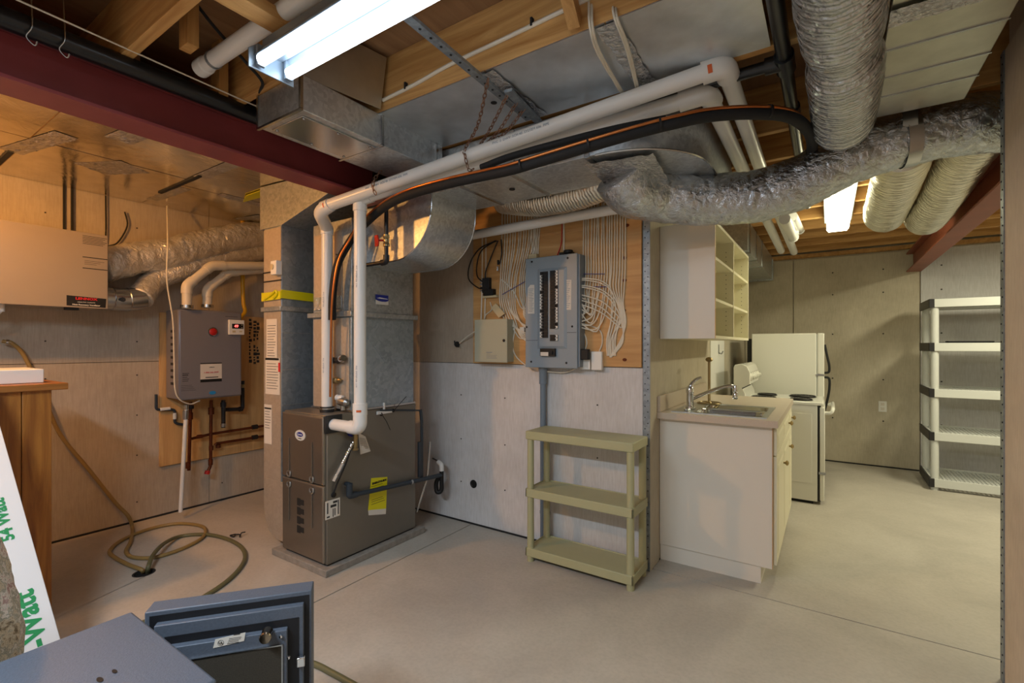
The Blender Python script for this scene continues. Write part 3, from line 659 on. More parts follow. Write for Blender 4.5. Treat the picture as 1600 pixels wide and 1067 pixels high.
# second pipe: from the furnace side
c0 = A(520, 663, X=-2.408); c1 = Vector((-2.165, c0.y, c0.z)); c2 = Vector((c1.x, c1.y, 2.135)); 
f3 = A(1085, 152, D=1.93)
V2 = thing('vent_pipe', c0, 'white vent pipe with an elbow into the furnace side, running behind the other', 'pipe')
obj('elbow_run', MB().tube(fillet([c0, c1, c1+ZP*.09], .075, 10), R1*1.0, 20), 'pvc', V2)
obj('elbow', MB().tube(fillet([c1-XP*.085, c1, c1+ZP*.085], .072, 10), R1*1.15, 20), 'pvc', V2)
obj('coupling', MB().lathe([(R1, -.035), (R1*1.2, -.035), (R1*1.2, .03), (R1, .03)], c1+ZP*.11, (0, 0, 1), 22), 'pvc', V2)
fz = 0; patch(c1+ZP*.10, (0, 0, 1), R1*1.2, (facing((0, 0, 1))-.1, facing((0, 0, 1))+.55), .012, 'orange', V2)
obj('riser', MB().cyl(c1+ZP*.08, c2, R1, 20), 'pvc', V2)
d2 = (f3-c2).normalized(); obj('long_run', MB().cyl(c2, f3, R1, 20), 'pvc', V2)
obj('top_elbow', MB().tube(fillet([c2-ZP*.07, c2, c2+d2*.08], .06, 8), R1*1.15, 20), 'pvc', V2)
g1 = A(1163, 270, D=2.75); g2 = Vector((g1.x+.01, 5.45, 2.27))
obj('end_elbow', MB().tube(fillet([f3-d2*.06, f3+d2*.05, f3+d2*.05+(g1-f3).normalized()*.08], .05, 9), R1*1.24, 20), 'pvc', V2)
q_ = f3+d2*.05; obj('far_run', MB().tube([q_+(g1-q_).normalized()*.05, g1, g2], R1, 20), 'pvc', V2)
pl_ = obj('black_flange', MB().box(-2.41, -2.40, c0.y-.055, c0.y+.06, c0.z-.05, c0.z+.055), 'blackp', V2, bevel=.003)
for z in (1.15, 1.7): pipeprint((c1.x, c1.y, z), (0, 0, -1), R1, 'PVC  SYSTEM 636  2 IN', .012, V2)
# pipes that end in the kitchen corner
for k, (px, py, px2, py2, dd) in enumerate(((1226, 350, 1240, 372, 4.2), (1238, 346, 1250, 360, 4.5))):
    p = A(px2, py2, D=dd); q = A(px, py-8, D=dd-1.0)
    r_ = thing('kitchen_pipe', p, ('short white pipe stub beside the kitchen light', 'last white pipe stub close to the kitchen light')[k], 'pipe')
    obj('run', MB().cyl(q, p, .035, 18), 'pvc', r_); obj('elbow', MB().tube(fillet([p-(p-q).normalized()*.06, p, p+ZP*.1], .05), .041, 18), 'pvc', r_)
# horizontal pipe over the cable board
H = thing('cross_pipe', (-1.6, 2.64, 2.1), 'plain white pipe running level in front of the white cables', 'pipe')
obj('run', MB().cyl((-2.75, 2.615, 2.085), (-.70, 2.615, 2.115), .031, 20), 'pvc', H)
obj('coupling', MB().lathe([(.03, -.04), (.037, -.04), (.037, .04), (.03, .04)], (-.80, 2.615, 2.114), (1, 0, .015), 20), 'pvc', H)
# white pipe up between the joists behind the shop light
p = A(338, 122, Z=2.425); q = Vector((p.x+.75, p.y, 2.425))
U = thing('joist_pipe', p, 'dusty white pipe in the joist bay behind the shop light', 'pipe')
obj('run', MB().cyl((p.x, .90, 2.44), (p.x+1.0, .90, 2.44), .03, 18), 'pvc', U); obj('hanger_strap', MB().lathe([(.0305, -.006), (.033, -.006), (.033, .006), (.0305, .006)], (p.x+.10, .90, 2.44), (1, 0, 0)), 'bead', U)
obj('end_cap', MB().lathe([(.03, 0), (.034, 0), (.034, .05), (.03, .055)], (p.x-.01, .90, 2.44), (1, 0, 0)), 'pvc', U)

# chains
def chain(pts, name, label, group, mat='rust', link=.024, wr=.0022):
    root = thing(name, pts[0], label, 'chain', group); sp = spline(pts, 10); L = 0; acc = 0; mb = MB(); k = 0; nxt = 0
    for i in range(1, len(sp)):
        seg = (sp[i]-sp[i-1]); l = seg.length
        while nxt <= acc+l:
            p = sp[i-1]+seg*((nxt-acc)/l); d = seg.normalized(); u = d.cross(Vector((.3, .9, .1))).normalized()
            if k % 2: u = d.cross(u)
            ov = []
            for t in range(10):
                a = 2*PI*t/10; ov.append(p+d*math.cos(a)*link*.62+u*math.sin(a)*link*.3)
            mb.tube(ov+[ov[0], ov[1]], wr, 5, cap=False); k += 1; nxt += link*.95
        acc += l
    obj('links', mb, mat, root, kind='stuff'); return root
def pl(t, off=(0, 0, 0)): return a2.lerp(a3, t)+Vector(off)
for k, (tp_, px, py, lab) in enumerate(((.485, 762, 127, 'leftmost rusty chain looped around the white vent pipe'), (.50, 791, 152, 'second rusty chain from the left at the white vent pipe'), (.52, 806, 163, 'third rusty chain from the left at the white vent pipe'), (.535, 818, 172, 'rightmost rusty chain at the end of the metal rail'))):
    t_ = A(px, py, Z=2.365); m_ = pl(tp_)
    pts = [t_, t_.lerp(m_, .5)+Vector((0, .0, -.01)), m_+Vector((.0, -.036, .02)) if k == 0 else m_+Vector((.01, .02, .045))]
    if k == 0: pts += [m_+Vector((.005, -.042, -.02)), m_+Vector((.01, -.02, -.075)), m_+Vector((.01, .02, -.06))]
    chain(pts, 'pipe_chain', lab, 'chains holding the vent pipes')
m_ = pl(.215); chain([m_+Vector((0, .02, .10)), m_+Vector((0, -.03, .04)), m_+Vector((0, -.045, -.01)), m_+Vector((.0, -.02, -.05))], 'pipe_chain', 'short rusty chain around the vent pipe below the box duct', 'chains holding the vent pipes')
# coolant line set: black insulated tube with a bare copper line strapped to it
lp = [A(*q[:2], D=q[2]) for q in ((519, 500, 2.87), (520, 460, 2.87), (527, 415, 2.86), (545, 380, 2.85), (563, 357, 2.82), (600, 324, 2.62), (640, 304, 2.42), (700, 287, 2.27), (760, 274, 2.17), (800, 265, 2.09), (850, 250, 2.03), (920, 229, 1.96), (1000, 206, 1.90), (1060, 191, 1.86), (1110, 181, 1.85), (1180, 177, 1.85), (1235, 183, 1.89), (1264, 206, 2.02), (1269, 232, 2.2), (1262, 258, 2.5), (1258, 275, 2.75))]
LS = thing('line_set', lp[0], 'black insulated coolant line with a bare copper line strapped along it', 'pipe')
obj('foam_tube', MB().tube(lp, .023, 14, smooth=6), 'foam', LS)
cp = [p+Vector((.006, -.020, .017)) for p in lp[4:18]]
obj('copper_line', MB().tube([A(516, 620, D=2.86), A(517, 540, D=2.85), A(519, 470, D=2.83), A(528, 410, D=2.82), A(546, 375, D=2.81)]+cp, .0065, 10, smooth=6), 'copper', LS)
sp_ = spline(lp, 6)
for k in (14, 56, 66, 75, 92):
    if k < len(sp_)-1:
        d = sp_[k+1]-sp_[k]; obj('tie', MB().lathe([(.024, -.004), (.0265, -.004), (.0265, .004), (.024, .004)], sp_[k]+Vector((.002, -.006, .005)), d, 14), 'black', LS)
# second black insulated line behind it
lp2 = [A(*q[:2], D=q[2]) for q in ((752, 262, 2.22), (800, 244, 2.14), (880, 222, 2.05), (960, 202, 1.99), (1040, 186, 1.95))]
obj('foam_tube', MB().tube(lp2, .016, 12, smooth=6), 'foam', LS)
# gas pipe with red valve
GP = thing('gas_pipe', (-2.15, 1.915, 1.81), 'dark iron gas pipe with a red handled valve in front of the duct elbow', 'pipe')
gx, gy = -2.155, 1.905
obj('run', MB().tube(fillet([(gx, gy, 2.16), (gx, gy, 1.81), (-2.40, gy-.03, 1.80)], .02, 5), .012, 14), 'blackiron', GP)
obj('elbow', MB().tube(fillet([(gx, gy, 1.85), (gx, gy, 1.81), (gx-.04, gy, 1.809)], .022, 6), .018, 14), 'blackiron', GP)
vv = obj('valve_body', MB().lathe([(.012, -.035), (.019, -.033), (.019, -.018), (.015, -.012), (.018, 0), (.015, .012), (.019, .018), (.019, .033), (.012, .035)], (gx, gy, 1.935), (0, 0, 1), 14), 'brass', GP)
obj('valve_handle', MB().cyl((gx, gy, 1.935), (gx-.03, gy-.03, 1.935), .006, 8).prism([(gx-.055, gy-.03, 1.90), (gx-.025, gy-.034, 1.90), (gx-.02, gy-.034, 1.93), (gx-.03, gy-.034, 1.965), (gx-.06, gy-.03, 1.965)], (0, -.008, 0)), 'red', vv)
# black drain pipes under the joists at right
DP = thing('drain_pipe', (-.135, 1.5, 2.37), 'glossy black drain pipe with a tee under the joists at top right', 'pipe')
obj('run', MB().cyl((-.135, .3, 2.37), (-.135, 4.2, 2.37), .025, 18), 'abs', DP)
obj('branch', MB().cyl((-.135, 2.02, 2.37), (-.85, 2.02, 2.365), .022, 18), 'abs', DP)
obj('tee', MB().cyl((-.135, 1.97, 2.37), (-.135, 2.08, 2.37), .033, 18).cyl((-.135, 2.02, 2.37), (-.20, 2.02, 2.37), .031, 18), 'abs', DP)
obj('coupling', MB().cyl((-.135, 2.42, 2.37), (-.135, 2.48, 2.37), .032, 18), 'abs', DP)
DB = thing('drain_pipe', (-2.19, 0, 2.36), 'long black drain pipe lying along the top of the red steel beam', 'pipe')
obj('run', MB().cyl((-2.205, -1.9, 2.355), (-2.205, 1.90, 2.385), .036, 20), 'abs', DB)
for y in (.42, .50): 
    h_ = obj('wire_hanger', MB().tube([(-2.20, y, 2.60), (-2.165, y, 2.42), (-2.163, y, 2.36), (-2.18, y-.01, 2.33), (-2.19, y+.012, 2.315), (-2.175, y+.015, 2.325)], .0022, 6, smooth=5), 'steel', DB)
tag(obj('clothes_line', MB().tube([(-2.10, -.6, 2.43), (-2.12, .4, 2.405), (-2.14, 1.2, 2.395), (-2.15, 1.6, 2.398)], .003, 6, smooth=5), 'cable'), 'thin white cord strung beside the black pipe above the red beam', 'cord')
tag(obj('brown_cable', MB().tube([(-1.93, .74, 2.63), (-1.92, .86, 2.52), (-1.90, .97, 2.43), (-1.93, 1.05, 2.40), (-2.03, 1.09, 2.405)], .006, 8, smooth=6), 'dark'), 'dark cable drooping between joists behind the shop light', 'cable')
# cable stapled along the joist, and pairs of cables falling over the silver pan
JC = thing('joist_cable', (-1.0, 1.48, 2.46), 'white flat cable stapled along the face of the bright joist', 'cable')
obj('run', MB().tube([(-1.70, 1.483, 2.445), (-1.5, 1.483, 2.455), (-1.3, 1.483, 2.475), (-1.0, 1.483, 2.485), (-.6, 1.483, 2.50), (-.2, 1.483, 2.515), (.3, 1.483, 2.52)], .008, 8, smooth=6), 'cable', JC)
for x in (-1.55, -1.25, -.9, -.5): obj('staple', B(x-.004, x+.004, 1.473, 1.489, 2.44+(x+1.7)*.055, 2.47+(x+1.7)*.055), 'dark', JC)
for k, (pa, pb, pc, pd) in enumerate((((920, 0), (922, 40), (935, 85), (972, 145)), ((958, 0), (960, 25), (978, 75), (995, 138)))):
    for s in (0, 1):
        pts = [A(pa[0]+s*5, pa[1], Z=2.50), A(pb[0]+s*4, pb[1]+2, Z=2.39), A(pc[0]+s*4, pc[1], Z=2.375), A(pd[0]+s*3, pd[1]+2, Z=2.37)]
        tag(obj('ceiling_cable', MB().tube(pts, .0045, 8, smooth=8), 'cable'), ('left', 'right')[s]+' white cable of the '+('left' if k == 0 else 'right')+' pair dropping over the silver pan', 'cable', 'cables over the silver pan')
# ------------------------------------------------------------------ furnace on its pad
PD = tag(obj('furnace_pad', B(-2.93, -2.372, 1.655, 2.45, 0, .04), 'slabside', bevel=.004), 'low grey concrete pad under the furnace', 'pad')
FX0, FX1, FY0, FY1, FZ = -2.845, -2.41, 1.678, 2.395, .915
FU = thing('furnace', (-2.63, 2.03, .04), 'bronze grey gas furnace with two front doors', 'furnace')
obj('cabinet', B(FX0, FX1, FY0+.012, FY1, .05, FZ), 'furn', FU, bevel=.004)
obj('base', B(FX0+.012, FX1-.012, FY0+.02, FY1-.012, .04, .052), 'dark', FU)
zs = .505
for nm, z0, z1 in (('upper_door', zs+.008, FZ-.012), ('lower_door', .06, zs-.004)):
    d = obj(nm, B(FX0+.004, FX1-.018, FY0-.006, FY0+.012, z0, z1), 'furnd', FU, bevel=.006)
    obj('lip', MB().box(FX1-.022, FX1-.014, FY0-.004, FY0+.012, z0, z1).box(FX0+.004, FX1-.016, FY0-.006, FY0+.01, z1-.004, z1+.004), 'furnl', d, bevel=.002)
    for x in (FX0+.085, FX1-.115):
        zz = zs+.04 if nm == 'upper_door' else zs-.045; s = 1 if nm == 'upper_door' else -1
        obj('handle', MB().prism([(x-.004, FY0-.008, zz), (x+.004, FY0-.008, zz), (x+.002, FY0-.008, zz+s*.21), (x-.001, FY0-.008, zz+s*.21)], (0, -.006, 0)), 'furnl', d)
        obj('latch', MB().ring((x, FY0-.012, zz-s*.01), .016, .006, (0, 1, 0)).cyl((x, FY0-.016, zz-s*.01), (x, FY0-.004, zz-s*.01), .008, 10), 'brush', d)
ud = [o for o in FU.children if o.name.startswith('upper_door')][0]; ld = [o for o in FU.children if o.name.startswith('lower_door')][0]
bc = A(469.5, 680, Y=FY0-.006)
ob = obj('badge', oval(bc, XP, ZP, .052, .032, .004), 'grayp', ud); obj('badge_oval', oval(bc+YN*.004+ZP*.006, XP, ZP, .032, .014, .0012), 'blue', ud)
text('Carrier', .017, bc+YN*.0054+ZP*.006, XP, ZP, 'white', ud); text('COMFORT', .007, bc+YN*.0045-ZP*.019, XP, ZP, 'dark', ud)
gr = MB()
for k in range(4):
    z0 = .19+.055*k
    gr.prism([(FX0+.165, FY0-.0065, z0), (FX0+.20, FY0-.0065, z0), (FX0+.20, FY0-.0065, z0+.045), (FX0+.165, FY0-.0065, z0+.045)], (0, -.001, 0)).box(FX0+.19, FX0+.235, FY0-.0075, FY0-.0065, z0+.008, z0+.04)
obj('intake_slots', gr, 'dark', ld, kind='stuff')
S = FX1      # right side
def side(px, py): return A(px, py, X=S)
def onside(name, pxs, mat, parent, th=.0012, label=None):
    return obj(name, MB().prism([side(*p) for p in pxs], (th, 0, 0)), mat, parent, label)
ls = onside('rating_label', ((508, 784), (531, 777), (531, 805), (508, 813)), 'paper', FU)
q = MB()
for (u0, u1, v0, v1) in ((.1, .3, .08, .16), (.35, .75, .58, .72), (.12, .2, .3, .9), (.5, .56, .05, .5), (.62, .68, .1, .5), (.85, .92, .1, .9), (.52, .82, .78, .9)):
    p00, p10, p01 = side(508, 813), side(531, 805), side(508, 784)
    c = lambda u, v: p00+(p10-p00)*u+(p01-p00)*v+XP*.0012
    q.prism([c(u0, v0), c(u1, v0), c(u1, v1), c(u0, v1)], (.0004, 0, 0))
obj('label_print', q, 'ink', ls)
eg = onside('energy_label', ((580, 747), (605, 745), (603, 795), (575, 798)), 'tapey', FU, .0015)
obj('label_foot', MB().prism([side(*p) for p in ((575.2, 797), (576, 805), (602.5, 803), (603, 794.5))], (.0018, 0, 0)), 'paper', eg)
c = side(592.5, 752.5); text('ENERGYGUIDE', .0175, c+XP*.0018, YP, ZP, 'black', eg, bold=.0008)
q = MB()
for k, py in enumerate((760, 764, 770, 781, 784, 788)):
    p = side(580, py+.8); q.box(S+.0015, S+.0021, p.y, p.y+.09+.01*(k % 3), p.z, p.z+.0025)
obj('label_print', q, 'ink', eg)
# condensate pipe across the furnace side
CP = thing('condensate_pipe', side(545, 770)+XP*.03, 'dark grey condensate pipe crossing the furnace side to a black trap', 'pipe')
xo = S+.034
k0 = A(546, 757, X=xo); k1 = A(546, 775, X=xo); k2 = A(690, 742, X=xo)
obj('run', MB().tube(fillet([k0-XP*.03, k0, k1, k2], .012, 5), .0145, 14), 'darkpipe', CP)
obj('elbow', MB().tube(fillet([k0+ZP*.006, k1, k1+(k2-k1).normalized()*.05], .014, 5), .019, 14), 'darkpipe', CP)
obj('plug', MB().lathe([(.013, 0), (.016, 0), (.016, .02), (.01, .024)], A(541, 759, X=S), (1, 0, 0), 12), 'chrome', CP)
tr = k2
obj('trap', MB().tube([tr+ZP*.04, tr-ZP*.03, tr+Vector((.0, .0, -.10)), tr+Vector((-.01, -.01, -.125)), tr+Vector((-.03, -.02, -.12)), tr+Vector((-.035, -.02, -.06)), tr+Vector((-.02, -.01, -.02))], .016, 12, smooth=5), 'black', CP)
obj('white_elbow', MB().tube(fillet([tr+ZP*.03, tr+ZP*.075, tr+Vector((-.05, .02, .085))], .03, 6), .0165, 14), 'pvc', CP, label='white elbow')
obj('clip', MB().lathe([(.0145, -.008), (.018, -.008), (.018, .008), (.0145, .008)], k1.lerp(k2, .62), k2-k1, 14), 'steel', CP)
obj('stand_pipe', MB().tube(fillet([A(657, 640, X=S-.0), A(659, 660, X=S), A(659, 746, X=S)], .01, 4), .011, 12).tube([A(656, 690, X=S), A(656, 745, X=S)], .017, 12), 'darkpipe', CP)
obj('stand_pipe', MB().tube([A(672, 690, Y=2.55), A(668, 745, Y=2.5), A(651, 800, Y=2.42)], .008, 10), 'steel', CP)
obj('stand_pipe', MB().tube(fillet([A(595, 641, X=S+.012), A(655, 641, X=S+.0), A(659, 646, X=S)], .01), .006, 10), 'darkpipe', CP)
obj('stub_tee', MB().box(S, S+.012, *sorted((side(588, 644).y, side(611, 644).y)), side(600, 646).z, side(600, 641).z).cyl(side(599, 642)+XP*.006, side(599, 629)+XP*.006, .007, 10), 'pvc', CP, bevel=.002, label='white plastic tee')
ti = MB(); ti.tube([side(613, 641)+XP*.016, side(620, 630)+XP*.03, side(630, 619)+XP*.03], .0022, 6).tube([side(594, 647)+XP*.016, side(599, 658)+XP*.03, side(605, 671)+XP*.03], .0022, 6).ring(side(613, 641)+XP*.01, .009, .003, (0, 1, 0)).ring(side(594, 647)+XP*.01, .009, .003, (0, 1, 0))
obj('cable_ties', ti, 'black', CP, kind='stuff')
tp2 = MB().tube([A(676, 716, Y=2.74), A(684, 720, Y=2.7), A(690, 735, X=xo)], .006, 8)
obj('rear_tube', tp2, 'darkpipe', CP)
# gas drop on the side: flexible connector, brass valve and tag
GC = thing('gas_connector', side(555, 690)+XP*.03, 'braided gas connector with brass valve and hanging paper tag on the furnace side', 'connector')
g0 = A(556, 678, X=S+.05); g1 = A(555, 700, X=S+.05)
obj('valve', MB().cyl(g0+ZP*.03, g1, .014, 12).cyl(g0, g0-XP*.05, .012, 12).lathe([(.014, 0), (.02, 0), (.02, .012), (.014, .012)], g1, (0, 0, -1), 8), 'brass', GC)
obj('blue_cap', MB().lathe([(.018, 0), (.018, .02), (.01, .024)], A(547, 677, X=S), (1, 0, 0), 14), 'blue', GC, label='small dark blue cap')
h0, h1 = A(552, 690, X=S+.05), A(524, 745, X=S+.04); sp = [h0.lerp(h1, t/40) for t in range(41)]
obj('hose', MB().tube(sp, .008, 12, rf=lambda L, a, t: .0085+.0012*math.sin(L*900)), 'chrome', GC)
obj('coupling', MB().cyl(h0.lerp(h1, .62), h0.lerp(h1, .95), .0125, 6).cyl(h0.lerp(h1, .96), h0.lerp(h1, 1.12), .015, 6), 'chrome', GC)
obj('sensor_wire', MB().tube([A(548, 702, X=S+.035), A(540, 725, X=S+.03), A(527, 755, X=S+.02), A(521, 772, X=S+.005)], .0055, 8, smooth=5), 'blackiron', GC)
obj('grommet', MB().lathe([(.016, 0), (.014, .008), (.006, .01)], A(521, 773, X=S), (1, 0, 0), 14), 'black', GC)
tg = obj('paper_tag', MB().prism([A(560, 676, X=S+.07), A(571, 682, X=S+.075), A(579, 705, X=S+.03), A(563, 710, X=S+.03)], (.001, 0, 0)), 'paper', GC)
q = MB()
for k in range(7):
    u = k/8; a_ = A(562+u*3, 684+u*22, X=S+.075-.045*u); b_ = A(571+u*6, 686+u*18, X=S+.078-.045*u)
    q.prism([a_, b_, b_-ZP*.002, a_-ZP*.002], (.0004, 0, 0))
obj('small_print', q, 'ink', tg, kind='stuff')
# fittings on the coil front
CF = thing('coil_fittings', (-2.5, 1.85, .95), 'brass drain fittings and white plug on the front of the coil case', 'fitting')
yf = 1.851
def cfp(px, py): return A(px, py, Y=yf)
obj('dark_fitting', MB().lathe([(.012, -.06), (.016, -.06), (.02, -.02), (.014, 0), (.02, .02), (.012, .05)], cfp(529, 563)+YN*.02, (1, 0, 0), 12), 'blackiron', CF)
obj('brass_fitting', MB().lathe([(.008, -.05), (.013, -.045), (.013, -.02), (.02, -.015), (.02, .015), (.013, .02), (.013, .04), (.007, .05)], cfp(529, 594)+YN*.02, (1, 0, .1), 12), 'brass', CF)
obj('tee_fitting', MB().lathe([(.01, -.04), (.024, -.035), (.028, 0), (.024, .035), (.01, .05)], cfp(541, 627)+YN*.025, (1, 0, -.1), 14).cyl(cfp(541, 627)+YN*.025, cfp(541, 640)+YN*.025, .014, 12), 'brush', CF)
obj('white_plug', MB().lathe([(.01, 0), (.018, .004), (.018, .05), (.012, .055)], cfp(541, 622)+YN*.02, (-1, -.3, .1), 14), 'pvc', CF, label='white plastic plug')
obj('silver_cap', MB().lathe([(.02, -.02), (.026, 0), (.02, .02)], cfp(541, 560)+YN*.03, (1, -.2, .2), 14), 'chrome', CF)
# ------------------------------------------------------------------ ventilator on the left wall
HV = thing('heat_recovery_ventilator', (-4.1, .65, 1.56), 'long beige steel ventilator box hung on the left wall', 'ventilator')
hx = -3.95
obj('casing', B(-4.28, hx-.012, .20, 1.12, 1.565, 2.04), 'hrv', HV, bevel=.004)
dr = obj('front_door', B(hx-.012, hx, .20, 1.126, 1.56, 2.043), 'hrv', HV, bevel=.003)
lb = A(131, 472, X=hx); p = obj('nameplate', MB().prism([A(*q_, X=hx) for q_ in ((104, 461), (166, 467), (165, 481), (104, 477))], (.001, 0, 0)), 'black', HV)
def on(px, py, X=hx): return A(px, py, X=X)
v_ = (on(165, 474)-on(104, 469)).normalized()
text('LENNOX', .021, on(135, 467.2)+XP*.0012, YP, ZP, 'redink', HV, bold=.0008, sx=1.25); text('HEALTHY CLIMATE', .0085, on(135, 472.6)+XP*.0012, YP, ZP, 'white', HV, sx=1.2)
text('Heat Recovery Ventilator', .0125, on(135, 476.6)+XP*.0012, YP, ZP, 'white', HV, bold=.0003, sx=1.05)
q = MB(); fr = MB()
for k in range(6): q.box(hx, hx+.0006, on(129, 372).y, on(167, 372).y-.01*(k % 3), on(148, 371+k*2.4).z, on(148, 371+k*2.4).z+.003)
for k in range(3): q.box(hx, hx+.0006, on(132, 410).y, on(163, 410).y-.02*k, on(148, 409+k*2.6).z, on(148, 409+k*2.6).z+.002)
for py in (404, 421): fr.box(hx, hx+.0008, on(129, py).y, on(168, py).y, on(148, py).z, on(148, py).z+.005)
obj('small_print', q, 'ink', HV, kind='stuff'); obj('label_border', fr, 'black', HV, kind='stuff')
obj('latch', B(hx-.06, hx-.02, on(104, 480).y, on(125, 480).y, 1.545, 1.565), 'black', HV)
for y in (.3, .985, 1.025): obj('hanger_strap', B(-4.305, -4.297, y, y+.012, 2.03, 2.395), 'dark', HV)
obj('drain_nipple', MB().cyl((-4.05, .66, 1.52), (-4.05, .66, 1.57), .012, 12).tube([(-4.05, .66, 1.53), (-4.06, .62, 1.48), (-4.1, .55, 1.44)], .009, 8, smooth=4), 'pvc', HV)
wl = MB()
for (px, y2) in ((138, 338), (146, 365), (170, 385)): pass
tag(obj('wall_cable', MB().tube([(-4.29, 1.03, 2.39), (-4.29, 1.03, 2.10), (-4.28, 1.03, 2.06)], .006, 6), 'dark'), 'left dark cable running down the lit wall above the ventilator', 'cable')
tag(obj('wall_cable', MB().tube([(-4.29, 1.21, 2.39), (-4.29, 1.21, 2.1), (-4.28, 1.18, 1.98), (-4.24, 1.14, 1.95)], .005, 6, smooth=4), 'dark'), 'middle dark cable on the lit wall at the right end of the ventilator', 'cable')
tag(obj('wall_cable', MB().tube([(-4.29, 1.32, 2.30), (-4.29, 1.335, 2.2), (-4.29, 1.28, 2.07), (-4.28, 1.22, 2.03)], .005, 8, smooth=5), 'dark'), 'short curling dark cable on the lit wall over the foil duct', 'cable')
# its ducts
def cone(t): return 1
fdA, _ = flexduct('flexible_duct', [(-4.15, 1.14, 1.865)]+[A(*q, X=-4.19) for q in ((215, 403), (265, 396), (320, 381), (375, 370), (425, 366))], .112, 'flexw', 'crumpled foil duct leaving the upper right end of the ventilator', .09, 0)
fdB, _ = flexduct('flexible_duct', [(-4.13, 1.36, 1.66)]+[A(*q, X=-4.215) for q in ((240, 440), (275, 424), (325, 409), (375, 397), (425, 388))], .082, 'flexw', 'lower foil duct at the ventilator joined by a bare metal elbow', .06, 0)
obj('metal_elbow', MB().tube([(-4.13, 1.125, 1.65), (-4.13, 1.20, 1.645), (-4.13, 1.28, 1.645), (-4.13, 1.38, 1.665)], .079, 28, smooth=3), 'steel', fdB); obj('elbow_seam', MB().ring((-4.13, 1.20, 1.645), .079, .004, (0, 1, 0), 28, 6).ring((-4.13, 1.29, 1.647), .079, .004, (0, 1, .1), 28, 6), 'steel', fdB, kind='stuff'); obj('plug', MB().cyl(A(192, 468, X=-4.05), A(192, 468, X=-4.03), .016, 12), 'black', fdB)
# ------------------------------------------------------------------ tankless heater on its plywood
PB = thing('backer_board', (-4.3, 1.95, .38), 'pale plywood backer on the left wall behind the water heater', 'board')
obj('sheet', B(-4.309, -4.291, 1.54, 2.14, .385, 1.577), 'plyl', PB, bevel=.001); obj('sheet', B(-4.309, -4.291, 2.142, 2.55, .385, 1.577), 'plyl', PB, bevel=.001)
q = MB()
for (x, n) in ((388, 9), (396, 9), (388, 8), (396, 7)): pass
for (py0, py1) in ((498, 530), (536, 566)):
    for c, px in enumerate((389, 396, 401)):
        y = py0+c*3
        while y < py1:
            l = random.uniform(2, 6); p = A(px, y, X=-4.29); q.box(-4.2905, -4.29, p.y, p.y+random.uniform(.012, .03), p.z-l*.005, p.z); y += l+1.2
obj('grade_stamp', q, 'ink', PB, kind='stuff')
WH = thing('water_heater', (-4.17, 1.8, .9), 'grey tankless water heater with a red button hung on pale plywood', 'heater')
wx = -4.05; W0, W1, Z0, Z1 = 1.572, 2.036, .905, 1.598
obj('casing', B(-4.285, wx-.03, W0+.006, W1-.006, Z0+.01, Z1-.006), 'heater', WH, bevel=.006)
obj('front_cover', B(wx-.03, wx, W0, W1, Z0, Z1), 'heater', WH, bevel=.016)
def wh(px, py): return A(px, py, X=wx)
bt = obj('round_badge', MB().lathe([(.036, 0), (.036, .004), (.026, .006)], wh(332.5, 518.5), (1, 0, 0), 28), 'chrome', WH); obj('red_button', MB().lathe([(.028, 0), (.028, .008), (.018, .013), (.004, .014)], wh(332.5, 518.5)+XP*.003, (1, 0, 0), 28), 'red', bt, label='dark red button')
ct = obj('controller', MB().box(wx, wx+.022, wh(356, 500).y, wh(380, 500).y, wh(367, 523).z, wh(367, 500).z), 'white', WH, bevel=.004)
obj('display', MB().box(wx+.022, wx+.0235, wh(360.5, 510).y, wh(378, 510).y, wh(368, 513.5).z, wh(368, 506).z), 'black', ct)
text('49', .032, wh(367, 509.8)+XP*.024, YP, ZP, 'led', ct, bold=.0005)
obj('keys', MB().box(wx+.022, wx+.0235, wh(361, 517).y, wh(366, 517).y, wh(364, 519.5).z, wh(364, 516.5).z).box(wx+.022, wx+.0235, wh(372, 517).y, wh(376, 517).y, wh(374, 519).z, wh(374, 517).z).box(wx+.0235, wx+.0238, wh(375, 508).y, wh(376.5, 508).y, wh(376, 508.5).z, wh(376, 507.5).z).box(wx+.0235, wx+.0238, wh(375, 512).y, wh(376.5, 512).y, wh(376, 512.5).z, wh(376, 511.5).z), 'beige', ct, kind='stuff')
lb = obj('phone_label', MB().box(wx, wx+.0008, wh(313, 580).y, wh(346.5, 580).y, wh(330, 595).z, wh(330, 568).z), 'paper', WH)
obj('label_bands', MB().box(wx+.0008, wx+.0012, wh(313, 580).y, wh(346.5, 580).y, wh(330, 596.5).z, wh(330, 592).z).box(wx+.0008, wx+.0012, wh(313, 580).y, wh(346.5, 580).y, wh(330, 568.4).z, wh(330, 566.8).z).box(wx+.0008, wx+.0012, wh(321, 580).y, wh(341, 580).y, wh(330, 590).z, wh(330, 588.7).z), 'black', lb, kind='stuff')
text('1-800-266-3939', .0165, wh(330, 581.8)+XP*.0012, YP, ZP, 'redink', lb); text('reliance', .012, wh(331, 573.5)+XP*.0012, YP, ZP, 'ink', lb)
obj('blue_badge', oval(wh(332, 613.5), YP, ZP, .025, .014, .002), 'lblue', WH, label='small blue oval badge')
q = MB()
for k in range(5): q.box(wx, wx+.0006, wh(285, 580).y, wh(285, 580).y+.045-.006*(k % 3), wh(285, 584+k*3).z, wh(285, 584+k*3).z+.004+.003*(k == 1))
for k in range(4): q.box(wx, wx+.0006, wh(283, 600).y, wh(300+k*2, 600).y, wh(285, 603+k*2.6).z, wh(285, 603+k*2.6).z+.002)
for k in range(9): q.box(-4.2, -4.13, W0+.0052, W0+.006, 1.02+k*.05, 1.02+k*.05+.02)
q.box(wx, wx+.0006, wh(352, 495).y, wh(371, 495).y, wh(360, 495).z, wh(360, 495).z+.003)
